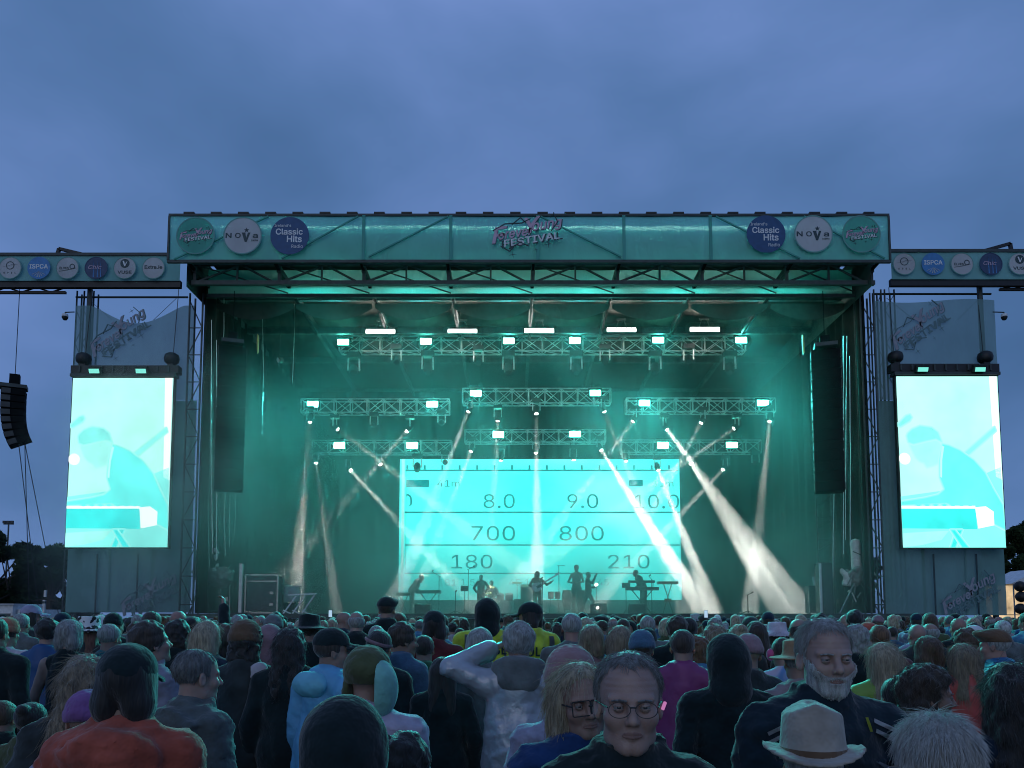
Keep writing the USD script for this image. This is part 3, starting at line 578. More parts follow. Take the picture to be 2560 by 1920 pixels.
def moving_head(px, py, Y, target, label, on=True, power=0.0, half=2.6, size=1.0, col=(1.0, .93, .84)):
    """px, py is where the lens shows; target is the point it aims at."""
    p = P(px, py, Y); d = np.asarray(target, float) - p; d /= np.linalg.norm(d); s = size
    t = thing('moving_head_lamp', label, 'lamp', p); R = rot_to(d)
    o = -d * .17 * s                                         # pivot of the barrel
    lens = MB().lathe([(.001, 0.004), (.08 * s, .004), (.082 * s, -.01)], 14, R)
    obj('barrel', MB().lathe([(.001, -.40 * s), (.10 * s, -.38 * s), (.13 * s, -.26 * s), (.125 * s, -.12 * s), (.10 * s, -.02 * s), (.10 * s, .02 * s), (.085 * s, .02 * s), (.084 * s, -.008)], 14, R), M['black'], t, smooth=40)
    obj('lens', lens, M['lensw'] if on else M['lensoff'], t, smooth=True)
    hx = np.array([d[1], -d[0], 0]); hx = np.array([1.0, 0, 0]) if np.linalg.norm(hx) < .2 else hx / np.linalg.norm(hx)
    top = o + np.array([0, 0, .36 * s])
    for q in (-1, 1):
        obj('yoke_arm', MB().bar(o + hx * q * .16 * s, top + hx * q * .15 * s, .028 * s, 4), M['truss'], t)
    obj('base', MB().box(top + [0, 0, .07 * s], (.36 * s, .26 * s, .15 * s)), M['black'], t)
    obj('hook_clamp', MB().bar(top + [-.12 * s, 0, .14 * s], top + [-.12 * s, 0, .24 * s], .02, 5).bar(top + [.12 * s, 0, .14 * s], top + [.12 * s, 0, .24 * s], .02, 5), M['steel'], t)
    if on and power:
        l = UsdLux.SphereLight.Define(stage, str(t.GetPath()) + '/beam')
        l.CreateRadiusAttr(.075 * s); l.CreateIntensityAttr(power); l.CreateNormalizeAttr(True); l.CreateColorAttr(Gf.Vec3f(*col))
        sh = UsdLux.ShapingAPI.Apply(l.GetPrim()); sh.CreateShapingConeAngleAttr(half); sh.CreateShapingConeSoftnessAttr(.15)
        tr = Gf.Matrix4d(); R2 = rot_to(-d); tr.SetTranslate(Gf.Vec3d(*map(float, d * .03)))
        m = np.eye(4); m[:3, :3] = R2; m[:3, 3] = d * .03
        l.AddTransformOp().Set(Gf.Matrix4d(*map(float, m.T.ravel())))
BEAMS = [  # lens px, py, Y, aim px, py, Y, power, half angle
    (775, 1055, 31.8, 752, 1330, 30, 1.3, 2.3), (844, 1073, 31.8, 1010, 1200, 31, 1.0, 2.2), (1018, 1076, 31.8, 700, 1440, 31, 1.0, 2.6), (790, 1157, 34.4, 835, 1480, 33, 1.2, 2.2),
    (876, 1175, 34.4, 1010, 1320, 33, 1.4, 2.0), (951, 1161, 34.4, 1020, 1320, 33.5, .0, 2.2), (1171, 1029, 32.3, 1080, 1260, 31, .8, 2.6), (1244, 1052, 32.3, 1222, 1470, 31.8, 1.0, 2.2),
    (1341, 1034, 32.3, 1343, 1470, 29.2, 1.4, 2.2), (1511, 1029, 32.3, 1640, 1350, 31, 1.1, 2.2), (1582, 1053, 31.8, 1380, 1330, 31, .9, 2.4), (1667, 1073, 31.8, 2010, 1530, 29, 2.9, 3.1),
    (1177, 1128, 34.6, 1100, 1330, 33, .7, 2.4), (1252, 1151, 34.6, 1215, 1460, 33, .0, 2.0), (1340, 1131, 34.6, 1342, 1540, 33, .8, 2.4), (1434, 1150, 34.6, 1460, 1450, 33, .0, 2.0),
    (1503, 1125, 34.6, 1640, 1340, 32, 3.6, 2.7), (1565, 1153, 34.6, 1590, 1400, 33, .0, 2.2), (1728, 1159, 34.2, 1790, 1260, 32, 1.4, 2.6), (1646, 1175, 34.2, 1790, 1545, 30.5, 1.4, 2.8),
    (1753, 1057, 31.8, 1640, 1260, 31, .9, 2.4), (1835, 1071, 31.8, 1620, 1220, 31, 1.0, 2.3), (1924, 1053, 31.8, 1880, 1480, 30, 1.2, 2.5), (1808, 1173, 34.2, 1650, 1340, 33, .8, 2.2)]
PW = 15000.0
def near(px):
    return min(((800, 'the left panel lamp'), (1345, 'the middle of the video wall'), (1900, 'the right panel lamp')), key=lambda a: abs(a[0] - px))[1]
for k, (px, py, Y, ax, ay, aY, pw, half) in enumerate(BEAMS):
    side = 'left' if ax < px - 25 else ('right' if ax > px + 25 else 'straight')
    rowk = 'middle trusses' if Y < 33 else 'lowest trusses'
    rank = sorted(b[0] for b in BEAMS if (b[2] < 33) == (Y < 33)).index(px)
    w = ('first second third fourth fifth sixth seventh eighth ninth tenth eleventh twelfth'.split() + ['last'])[rank]
    col = (1.0, .97, .90)
    moving_head(px, py, Y, P(ax, ay, aY), f'beam lamp, {w} from left under the {rowk}, shining down {"and " + side if side != "straight" else "straight"}', True, PW * pw, half, 1.0, col)
OFF = [(884, 932, 29.8, 880, 1100, 25), (991, 905, 29.8, 1000, 1100, 24), (1069, 932, 29.8, 1070, 1200, 26), (1196, 908, 29.8, 1200, 1100, 24), (1271, 932, 29.8, 1272, 1200, 26), (1441, 932, 29.8, 1445, 1200, 26), (1512, 905, 29.8, 1500, 1100, 24),
       (1638, 932, 29.8, 1636, 1200, 26), (1721, 905, 29.8, 1700, 1200, 24), (1825, 932, 29.8, 1840, 1200, 26), (935, 1062, 31.8, 935, 1300, 10), (1104, 1056, 31.8, 1130, 1100, 15), (1043, 1175, 34.4, 1038, 1400, 30), (1113, 1156, 34.4, 1120, 1250, 15), (1889, 1157, 34.2, 1880, 1250, 18)]
for k, (px, py, Y, ax, ay, aY) in enumerate(OFF):
    lab = (f'unlit moving lamp hanging under the uppermost truss, {("first second third fourth fifth sixth seventh eighth ninth tenth").split()[k]} from the left' if k < 10 else
           ['unlit lamp hanging mid-way under the left truss of the middle row', 'unlit lamp under the right end of the left middle truss', 'large dark lamp head drooping over the upper left corner of the video wall', 'unlit lamp with amber glint above the left part of the video wall', 'unlit tilted lamp at the right end of the lowest right truss'][k - 10])
    moving_head(px, py, Y, P(ax, ay, aY), lab, False, 0, 2, 1.4 if k in (0, 2, 4, 5, 7, 9) else 1.2 if k < 10 or k == 12 else 1.0)

# ------------------------------------------------------------------ stage smoke
def smoke_box():
    m = trimesh.creation.box((28.0, 16.5, 12.3)); m = m.subdivide().subdivide()
    v = np.array(m.vertices) + np.array([1.5, 29.6, 6.4])
    return v, m.faces
M['smoke'] = usdkit.material(stage, L('stage_smoke'), {
    'tc': ('geometry', {}), 's': ('separate_xyz', {}),
    'm': ('mapping', {'scale': (1, 1, .8)}), 'n': ('noise_texture', {'scale': .22, 'detail': 3.0, 'roughness': .5, 'distortion': .4}),
    'nr': ('map_range', {'from_min': .36, 'from_max': .66, 'to_min': .007, 'to_max': .050, 'clamp': True}),
    'fy': ('map_range', {'range_type': 'smoothstep', 'from_min': 21.6, 'from_max': 26.5, 'clamp': True}),
    'fx': ('map_range', {'range_type': 'smoothstep', 'from_min': -11.5, 'from_max': -5.5, 'to_min': 0.3, 'to_max': 1.0, 'clamp': True}),
    'fx2': ('map_range', {'range_type': 'smoothstep', 'from_min': 15.5, 'from_max': 8.0, 'to_min': 0.0, 'to_max': 1.0, 'clamp': True}),
    'fz': ('map_range', {'range_type': 'smoothstep', 'from_min': 11.8, 'from_max': 6.2, 'to_min': 0.08, 'to_max': 1.0, 'clamp': True}),
    'fl': ('map_range', {'range_type': 'smoothstep', 'from_min': 6.5, 'from_max': 1.5, 'to_min': 1.0, 'to_max': 5.0, 'clamp': True}), 'e': ('math', {'math_type': 'multiply'}), 'a': ('math', {'math_type': 'multiply'}), 'b': ('math', {'math_type': 'multiply'}), 'c': ('math', {'math_type': 'multiply'}), 'd': ('math', {'math_type': 'multiply'}),
    'v': ('principled_volume', {'color': (.85, .88, .87), 'anisotropy': .35})},
    [('tc.position', 's.vector'), ('tc.position', 'm.vector'), ('m.vector', 'n.vector'), ('n.fac', 'nr.value'), ('s.y', 'fy.value'), ('s.x', 'fx.value'), ('s.x', 'fx2.value'), ('s.z', 'fz.value'),
     ('nr.result', 'a.value1'), ('fy.result', 'a.value2'), ('a.value', 'b.value1'), ('fx.result', 'b.value2'), ('b.value', 'c.value1'), ('fx2.result', 'c.value2'), ('c.value', 'd.value1'), ('fz.result', 'd.value2'),
     ('s.z', 'fl.value'), ('d.value', 'e.value1'), ('fl.result', 'e.value2'), ('e.value', 'v.density')], volume='v.volume')
tag(obj('stage_smoke', smoke_box(), M['smoke']), 'drifting stage smoke filling the stage and spilling out at the left', 'smoke', kind='stuff')


def drift(): v = trimesh.creation.icosphere(3, 1.0); return np.array(v.vertices) * [5.6, 3.4, 6.8] + [-11.2, 24.9, 5.2], v.faces
M['drift'] = usdkit.material(stage, L('drifting_smoke'), {'g': ('geometry', {}), 'm': ('mapping', {'location': (11.2 / 5.6, -24.9 / 3.4, -5.2 / 6.8), 'scale': (1 / 5.6, 1 / 3.4, 1 / 6.8)}), 'l': ('vector_math', {'math_type': 'length'}), 'f': ('map_range', {'range_type': 'smoothstep', 'from_min': .98, 'from_max': .25, 'to_min': 0., 'to_max': 1., 'clamp': True}),
    'n': ('noise_texture', {'scale': .35, 'detail': 3.0, 'distortion': .4}), 'nr': ('map_range', {'from_min': .36, 'from_max': .64, 'to_min': .03, 'to_max': .20, 'clamp': True}), 'x': ('math', {'math_type': 'multiply'}), 'v': ('principled_volume', {'color': (.9, .93, .92), 'anisotropy': .3})},
    [('g.position', 'm.vector'), ('m.vector', 'l.vector1'), ('l.value', 'f.value'), ('g.position', 'n.vector'), ('n.fac', 'nr.value'), ('nr.result', 'x.value1'), ('f.result', 'x.value2'), ('x.value', 'v.density')], volume='v.volume')
tag(obj('drifting_smoke', drift(), M['drift']), 'teal smoke drifting out over the left wing and the left video screen', 'smoke', kind='stuff')
# ------------------------------------------------------------------ people: distance fields turned into one smooth surface
def surface(fn, lo, hi, h):
    """Surface nets: the zero level of fn over a box, as (vertices, triangles)."""
    lo, hi = np.asarray(lo, float), np.asarray(hi, float)
    ax = [np.arange(lo[k] - h, hi[k] + 2 * h, h) for k in range(3)]
    g = np.stack(np.meshgrid(*ax, indexing='ij'), -1)
    sh = g.shape[:3]; d = fn(g.reshape(-1, 3)).reshape(sh)
    for k in range(3):
        e = [slice(None)] * 3
        for q in (0, -1):
            e[k] = q; d[tuple(e)] = np.maximum(d[tuple(e)], 1e-4)
    s = d < 0
    c = np.array([[i, j, k] for i in (0, 1) for j in (0, 1) for k in (0, 1)])
    n = [x - 1 for x in sh]
    cnt = sum(s[a[0]:a[0] + n[0], a[1]:a[1] + n[1], a[2]:a[2] + n[2]].astype(np.int8) for a in c)
    cells = np.argwhere((cnt > 0) & (cnt < 8))
    if not len(cells): return np.zeros((0, 3)), np.zeros((0, 3), int)
    idx = -np.ones(n, int); idx[tuple(cells.T)] = np.arange(len(cells))
    cd = np.stack([d[tuple((cells + a).T)] for a in c], 1)
    acc, num = np.zeros((len(cells), 3)), np.zeros(len(cells))
    for i in range(8):
        for j in range(i + 1, 8):
            if np.abs(c[i] - c[j]).sum() == 1:
                a, b = cd[:, i], cd[:, j]; m = (a < 0) != (b < 0)
                t = a[m] / (a[m] - b[m]); acc[m] += c[i] + (c[j] - c[i]) * t[:, None]; num[m] += 1
    v = lo - h + (cells + acc / num[:, None]) * h
    F_ = []
    for k in range(3):
        u, w = (k + 1) % 3, (k + 2) % 3
        a = [slice(None)] * 3; b = [slice(None)] * 3
        a[k] = slice(0, -1); b[k] = slice(1, None)
        ch = s[tuple(a)] != s[tuple(b)]
        e = np.argwhere(ch); ok = (e[:, u] > 0) & (e[:, w] > 0) & (e[:, u] < n[u]) & (e[:, w] < n[w]); e = e[ok]
        flip = s[tuple(e.T)]
        q = []
        for du, dw in ((0, 0), (-1, 0), (-1, -1), (0, -1)):
            o = e.copy(); o[:, u] += du; o[:, w] += dw; q.append(idx[tuple(o.T)])
        q = np.stack(q, 1); q[~flip] = q[~flip][:, ::-1]
        F_.append(q)
    f = np.vstack(F_)
    return v, np.vstack([f[:, [0, 1, 2]], f[:, [0, 2, 3]]])
def rc(p, a, b, r1, r2):
    a, b = np.asarray(a, float), np.asarray(b, float); ab = b - a
    t = np.clip(((p - a) @ ab) / max(ab @ ab, 1e-9), 0, 1)
    return np.linalg.norm(p - a - t[:, None] * ab, axis=1) - (r1 + (r2 - r1) * t)
def el(p, c, r, R=None):
    q = p - np.asarray(c, float)
    if R is not None: q = q @ R
    r = np.asarray(r, float); k0 = np.linalg.norm(q / r, axis=1); k1 = np.linalg.norm(q / (r * r), axis=1)
    return k0 * (k0 - 1) / np.maximum(k1, 1e-6)
def sm(a, b, k):
    h = np.clip(.5 + .5 * (b - a) / k, 0, 1); return b + (a - b) * h - k * h * (1 - h)
def smx(a, b, k): return -sm(-a, -b, k)

# ---- head, centred on the middle of the skull at eye height; faces +y; 0.235 m from chin to crown
def head_fn(fem=0.0, smile=0.0, old=0.0, thin=0.0):
    def fn(p):
        x = np.abs(p[:, 0]); q = np.stack([x, p[:, 1], p[:, 2]], 1)
        d = el(p, (0, -.012, .042), (.077, .096, .085))
        d = sm(d, el(p, (0, .022, -.03), (.063 - .004 * thin, .068, .088)), .03)
        d = sm(d, rc(q, (.042 - .004 * fem, .012, -.078), (.012, .064, -.100 + .004 * fem), .019, .0165), .030)      # jaw, chin
        d = sm(d, el(q, (.042, .058, -.026), (.024, .022, .022)), .022)                                           # cheek bones
        d = sm(d, rc(q, (.008, .083, .019), (.047, .068, .020), .011, .009), .012)                                # brow
        d = smx(d, -el(q, (.0315, .094, .000), (.0225, .021, .0140)), .010)                                       # eye sockets
        d = sm(d, rc(p, (0, .080, .012), (0, .104, -.030), .008, .0125), .010)                                    # nose
        d = sm(d, el(q, (.0115, .093, -.035), (.008, .010, .0075)), .006)
        d = smx(d, -el(q, (.0062, .1005, -.0435), (.0035, .006, .004)), .004)
        up = .004 * smile
        d = sm(d, rc(q, (.0, .0855, -.0605), (.021 + .004 * smile, .077, -.063 + up), .0055, .0035), .008)            # lips
        d = sm(d, rc(q, (.0, .0845, -.0705), (.019 + .003 * smile, .077, -.0665 + up), .0060, .0038), .008)
        d = smx(d, -rc(q, (0, .0935, -.0655), (.023 + .004 * smile, .0825, -.0645 + up), .0018, .0014), .004)
        if smile or old: d = smx(d, -rc(q, (.021, .092, -.034), (.034, .076, -.064), .0028, .002), .008)           # laughter lines
        if old:
            d += .0007 * np.sin(p[:, 2] * 420) * (p[:, 2] > .035) * (p[:, 1] > .04)
        # ears
        e = el(q, (.0785, -.008, -.008), (.008, .019, .031), rz(.35))
        e = smx(e, -el(q, (.086, -.004, -.004), (.006, .010, .018), rz(.35)), .006)
        d = sm(d, e, .006)
        d = sm(d, rc(p, (0, -.028, -.06), (0, -.045, -.20), .053 - .008 * fem, .060 - .008 * fem), .03)            # neck
        return d
    return fn
CACHE = {}
def cached(key, make):
    if key not in CACHE: CACHE[key] = make()
    return CACHE[key]
def head_mesh(h, fem=0, smile=0, old=0, thin=0):
    return cached(('head', h, fem, smile, old, thin), lambda: surface(head_fn(fem, smile, old, thin), (-.095, -.115, -.2), (.095, .125, .13), h))
def hair_fn(style, seed=0):
    def fn(p):
        x = np.abs(p[:, 0]); q = np.stack([x, p[:, 1], p[:, 2]], 1)
        amp, fr = .006, 26.0
        front = p[:, 1] - (.062 + .25 * (p[:, 2] - .075)) - 0 * x                # hairline plane leaning back over the forehead
        cap = el(p, (0, -.016, .045), (.087, .106, .094))
        if style in ('short', 'grey_short', 'crop'):
            t = .0 if style == 'short' else -.004
            d = el(p, (0, -.016, .044), (.085 + t, .104 + t, .092 + t))
            d = np.maximum(d, np.minimum(p[:, 1] - .03 - .5 * np.maximum(p[:, 2] - .04, 0) - .9 * np.maximum(p[:, 2] - .085, 0), 9))
            d = np.maximum(d, -(p[:, 2] + .062 + .55 * np.maximum(p[:, 1] + .03, 0)))
            d = np.maximum(d, -(p[:, 2] - .02) - 30 * np.maximum(0, .0) if False else d)
            amp = .005
        elif style == 'receding':
            d = el(p, (0, -.018, .044), (.084, .102, .090))
            d = np.maximum(d, p[:, 1] - .018 - .45 * np.maximum(p[:, 2] - .04, 0) - 1.0 * np.maximum(.03 - x, 0) * (p[:, 2] > .05))
            d = np.maximum(d, -(p[:, 2] + .055 + .55 * np.maximum(p[:, 1] + .03, 0))); amp = .004
        elif style == 'fringe':                                                # bald on top
            d = el(p, (0, -.02, .03), (.086, .102, .085)); d = np.maximum(d, p[:, 2] - .048 + .2 * p[:, 1]); d = np.maximum(d, p[:, 1] - .02); d = np.maximum(d, -(p[:, 2] + .06)); amp = .004
        elif style == 'bob':
            d = sm(el(p, (0, -.018, .042), (.094, .112, .098)), el(q, (.045, -.03, -.045), (.058, .082, .085)), .03)
            d = np.maximum(d, np.where(p[:, 2] < .06, p[:, 1] - .028 - .3 * np.maximum(x - .07, 0), p[:, 1] - .06 - .6 * np.maximum(p[:, 2] - .07, 0))); d = np.maximum(d, -(p[:, 2] + .105)); amp = .009
        elif style in ('long', 'longwavy'):
            d = sm(el(p, (0, -.018, .042), (.092, .110, .097)), rc(q, (.03, -.055, 0), (.05, -.095, -.26), .075, .060), .04)
            d = sm(d, rc(q, (.062, -.01, -.02), (.078, -.03, -.2), .034, .026), .03)
            d = np.maximum(d, np.where(p[:, 2] < .06, p[:, 1] - .022, p[:, 1] - .058 - .6 * np.maximum(p[:, 2] - .07, 0))); amp = .010 if style == 'long' else .018
        elif style == 'curly':
            d = sm(el(p, (0, -.022, .045), (.106, .118, .108)), el(p, (0, -.05, -.06), (.105, .075, .085)), .04)
            d = np.maximum(d, np.where(p[:, 2] < .055, p[:, 1] - .02, p[:, 1] - .066 - .6 * np.maximum(p[:, 2] - .07, 0))); amp, fr = .022, 34.0
        elif style == 'pony':
            d = el(p, (0, -.016, .043), (.087, .106, .093)); d = np.maximum(d, p[:, 1] - .045 - .7 * np.maximum(p[:, 2] - .06, 0)); d = np.maximum(d, -(p[:, 2] + .055 + .5 * np.maximum(p[:, 1] + .02, 0)))
            d = sm(d, rc(p, (0, -.105, .05), (0, -.165, .0), .026, .030), .012); d = sm(d, rc(p, (0, -.165, .0), (.01, -.15, -.17), .030, .012), .02); amp = .006
        elif style == 'bun':
            d = el(p, (0, -.016, .043), (.087, .106, .093)); d = np.maximum(d, p[:, 1] - .045 - .7 * np.maximum(p[:, 2] - .06, 0)); d = np.maximum(d, -(p[:, 2] + .055 + .5 * np.maximum(p[:, 1] + .02, 0)))
            d = sm(d, el(p, (0, -.10, .095), (.042, .040, .038)), .015); amp = .007
        elif style == 'messy':
            d = el(p, (0, -.018, .048), (.096, .112, .102)); d = np.maximum(d, p[:, 1] - .05 - .7 * np.maximum(p[:, 2] - .055, 0)); d = np.maximum(d, -(p[:, 2] + .075 + .5 * np.maximum(p[:, 1] + .02, 0))); amp, fr = .014, 30.0
        st = np.stack([p[:, 0] * fr, p[:, 1] * fr, p[:, 2] * fr * (.35 if style in ('long', 'bob', 'pony') else .8)], 1)
        return d + (meshkit.fbm(st + seed * 7.3, 2, seed) - .5) * 2 * amp
    return fn
def hair_mesh(style, h, seed=0):
    lo, hi = ((-.14, -.19, -.36), (.14, .10, .17)) if style in ('long', 'longwavy', 'pony') else ((-.14, -.16, -.17), (.14, .10, .18))
    return cached(('hair', style, h, seed), lambda: surface(hair_fn(style, seed), lo, hi, h))
def hat_fn(style):
    def fn(p):
        x = np.abs(p[:, 0]); q = np.stack([x, p[:, 1], p[:, 2]], 1)
        if style == 'beanie':
            d = el(p, (0, -.018, .060), (.094, .113, .100)); d = np.maximum(d, -(p[:, 2] - .012 + .12 * p[:, 1]))
            band = np.maximum(el(p, (0, -.018, .05), (.100, .119, .100)), np.abs(p[:, 2] - .035 + .12 * p[:, 1]) - .024)
            return sm(d, band, .008) + .0025 * np.sin(np.arctan2(p[:, 0], p[:, 1]) * 40)
        if style == 'cap':
            d = el(p, (0, -.014, .05), (.088, .108, .092)); d = np.maximum(d, -(p[:, 2] - .035))
            br = np.maximum(np.abs(p[:, 2] - .040 + .9 * x ** 2 / .1 * .5 + .15 * (p[:, 1] - .09)) - .0065, np.hypot(p[:, 0] / .082, (p[:, 1] - .075) / .105) * .09 - .09)
            return sm(d, np.maximum(br, -p[:, 1] + .06), .006)
        if style == 'flatcap':
            d = el(p, (0, .012, .072), (.102, .132, .046), rx(.22)); d = sm(d, np.maximum(el(p, (0, -.012, .05), (.090, .110, .09)), -(p[:, 2] - .035)), .02)
            return d
        if style in ('bucket', 'fedora', 'straw'):
            hh = {'fedora': .155, 'bucket': .09}.get(style, .11)
            rr = np.hypot(p[:, 0] / .095, (p[:, 1] + .014) / .115)
            taper = 1 - .9 * np.maximum(p[:, 2] - .05, 0)
            cr = np.maximum((rr - taper) * .1, p[:, 2] - .05 - hh + (.45 * x if style != 'bucket' else 0) * (1 if style == 'fedora' else .4))
            cr = np.maximum(cr, -(p[:, 2] - .03))
            if style == 'fedora': cr = smx(cr, -el(p, (0, -.005, .05 + hh + .004), (.016, .085, .026)), .014); cr = smx(cr, -el(q, (.075, .085, .12), (.03, .03, .045)), .015)
            w = {'bucket': .06, 'fedora': .050, 'straw': .085}[style]
            drop = {'bucket': .75, 'fedora': .12, 'straw': .2}[style]
            R_ = np.hypot(p[:, 0], (p[:, 1] + .014) * .9)
            br = np.maximum(np.abs(p[:, 2] - .045 + drop * np.maximum(R_ - .09, 0) - (1.6 * x ** 2 if style == 'fedora' else 0)) - .006, R_ - .095 - w)
            br = np.maximum(br, .07 - R_)
            return sm(cr, br, .012)
        if style == 'hood':
            d = sm(el(p, (0, -.03, .045), (.112, .128, .122)), rc(p, (0, -.045, -.05), (0, -.06, -.13), .100, .112), .06)
            d = smx(d, -el(p, (0, .07, -.005), (.080, .10, .115)), .02)
            st = p * np.array([14, 14, 9]); return d + (meshkit.fbm(st, 2, 3) - .5) * .014
        if style == 'earflap':
            d = el(p, (0, -.016, .06), (.104, .122, .105)); d = np.maximum(d, -(p[:, 2] - .0)); d = sm(d, el(q, (.088, -.005, -.045), (.024, .05, .07)), .02)
            return d + (meshkit.fbm(p * 60, 2, 5) - .5) * .012
    return fn
def hat_mesh(style, h):
    lo, hi = {'hood': ((-.16, -.24, -.36), (.16, .14, .2)), 'cap': ((-.12, -.14, .0), (.12, .2, .17)), 'flatcap': ((-.13, -.15, .0), (.13, .18, .17))}.get(style, ((-.22, -.22, -.15), (.22, .22, .22)))
    return cached(('hat', style, h), lambda: surface(hat_fn(style), lo, hi, h))

# ---- hands: five separate fingers; wrist at the origin, fingers along +x, palm facing -z, thumb towards +y
def hand_mesh(curl=.5, h=.006):
    def make():
        def fn(p):
            d = rc(p, (.02, .0, 0), (.075, .0, .0), .026, .030); d = np.maximum(d, np.abs(p[:, 2]) - .016); d = sm(d, rc(p, (-.03, 0, 0), (.02, 0, 0), .024, .025), .015)
            for y, L1 in ((.032, .072), (.011, .080), (-.010, .075), (-.030, .060)):
                a = np.array([.088, y, 0]); ang = 0.0
                for k, ln in enumerate((.45, .32, .25)):
                    ang += curl * (.8 if k == 0 else 1.0); b = a + L1 * ln * np.array([math.cos(ang), y * .8, -math.sin(ang)])
                    d = sm(d, rc(p, a, b, .0092 - .0009 * k, .0088 - .0009 * k), .003); a = b
            d = sm(d, rc(p, (.022, .026, -.004), (.058, .055, -.012), .012, .010), .008); d = sm(d, rc(p, (.058, .055, -.012), (.086, .052, -.024), .0098, .0085), .004)
            return d
        return surface(fn, (-.06, -.06, -.11), (.18, .09, .04), h)
    return cached(('hand', curl, h), make)

ARMS = {'down': ((.245, -.03, 1.135), (.25, .05, .90)), 'front': ((.25, .00, 1.12), (.10, .25, 1.12)), 'cross': ((.25, .05, 1.14), (.02, .22, 1.20)), 'up': ((.30, .10, 1.62), (.26, .17, 1.86)), 'head': ((.33, .05, 1.56), (.13, -.02, 1.66)),
        'phone': ((.25, .24, 1.28), (.09, .34, 1.60)), 'hip': ((.36, -.08, 1.17), (.20, .04, .98)), 'play': ((.27, .10, 1.15), (.12, .38, 1.10)), 'guitar': ((.33, .06, 1.18), (.16, .26, 1.02)), 'cup': ((.27, .02, 1.13), (.075, .27, 1.27)), 'wave': ((.40, -.02, 1.50), (.17, .12, 1.60)), 'neck': ((.36, .16, 1.20), (.48, .40, 1.30))}
def joints(armL='down', armR='down', lean=0.0, drop=0.0, step=0.0, broad=1.0):
    J = {}
    for s, n in ((-1, 'L'), (1, 'R')):
        e, w = ARMS[armL if s < 0 else armR]
        J['sh' + n] = np.array([s * .168 * broad, -.01, 1.405]); J['el' + n] = np.array([s * e[0], e[1], e[2]]); J['wr' + n] = np.array([s * w[0], w[1], w[2]])
        J['hip' + n] = np.array([s * .09, 0, .93]); J['kn' + n] = np.array([s * .10, .02 + .3 * step * s, .49]); J['an' + n] = np.array([s * .11, -.03 + .38 * step * s, .085])
    J.update(pel=np.array([0, 0, .95]), waist=np.array([0, .0, 1.08]), chest=np.array([0, .0, 1.30]), neck=np.array([0, -.02, 1.47]), head=np.array([0, .015, 1.622]))
    if lean:
        R = rx(-lean)
        for k in J:
            if k[:2] not in ('hi', 'kn', 'an', 'pe'): J[k] = R @ (J[k] - [0, 0, .95]) + [0, 0, .95]
    if drop:
        for k in J:
            if k[:2] not in ('kn', 'an'): J[k] = J[k] - [0, .0, drop]
        for n in 'LR': J['kn' + n] = np.array([J['kn' + n][0] * 1.3, .42, .50]); J['an' + n] = np.array([J['an' + n][0] * 1.2, .44, .085])
    return J
def body_fn(J, g):
    """The bare body grown by g metres (negative: thinner), without the head."""
    def fn(p):
        d = el(p, J['chest'], (.155 + g, .100 + g, .18 + g)); d = sm(d, el(p, J['waist'], (.135 + g, .095 + g, .16 + g)), .06); d = sm(d, el(p, J['pel'], (.155 + g, .105 + g, .13 + g)), .06)
        d = sm(d, rc(p, J['shL'], J['shR'], .045 + g, .045 + g), .05); d = sm(d, rc(p, J['chest'] + [0, -.02, .1], J['neck'] + [0, 0, .03], .09 + g, .055 + g * .5), .05)
        for n in 'LR':
            d = sm(d, rc(p, J['sh' + n], J['el' + n], .052 + g, .041 + g), .03); d = sm(d, rc(p, J['el' + n], J['wr' + n], .041 + g, .028 + g), .015)
            d = sm(d, rc(p, J['hip' + n], J['kn' + n], .085 + g, .055 + g), .03); d = sm(d, rc(p, J['kn' + n], J['an' + n], .056 + g, .036 + g), .02)
            d = sm(d, rc(p, J['an' + n] + [0, -.03, -.04], J['an' + n] + [0, .15, -.05], .036 + g, .026 + g), .02)
        return d
    return fn
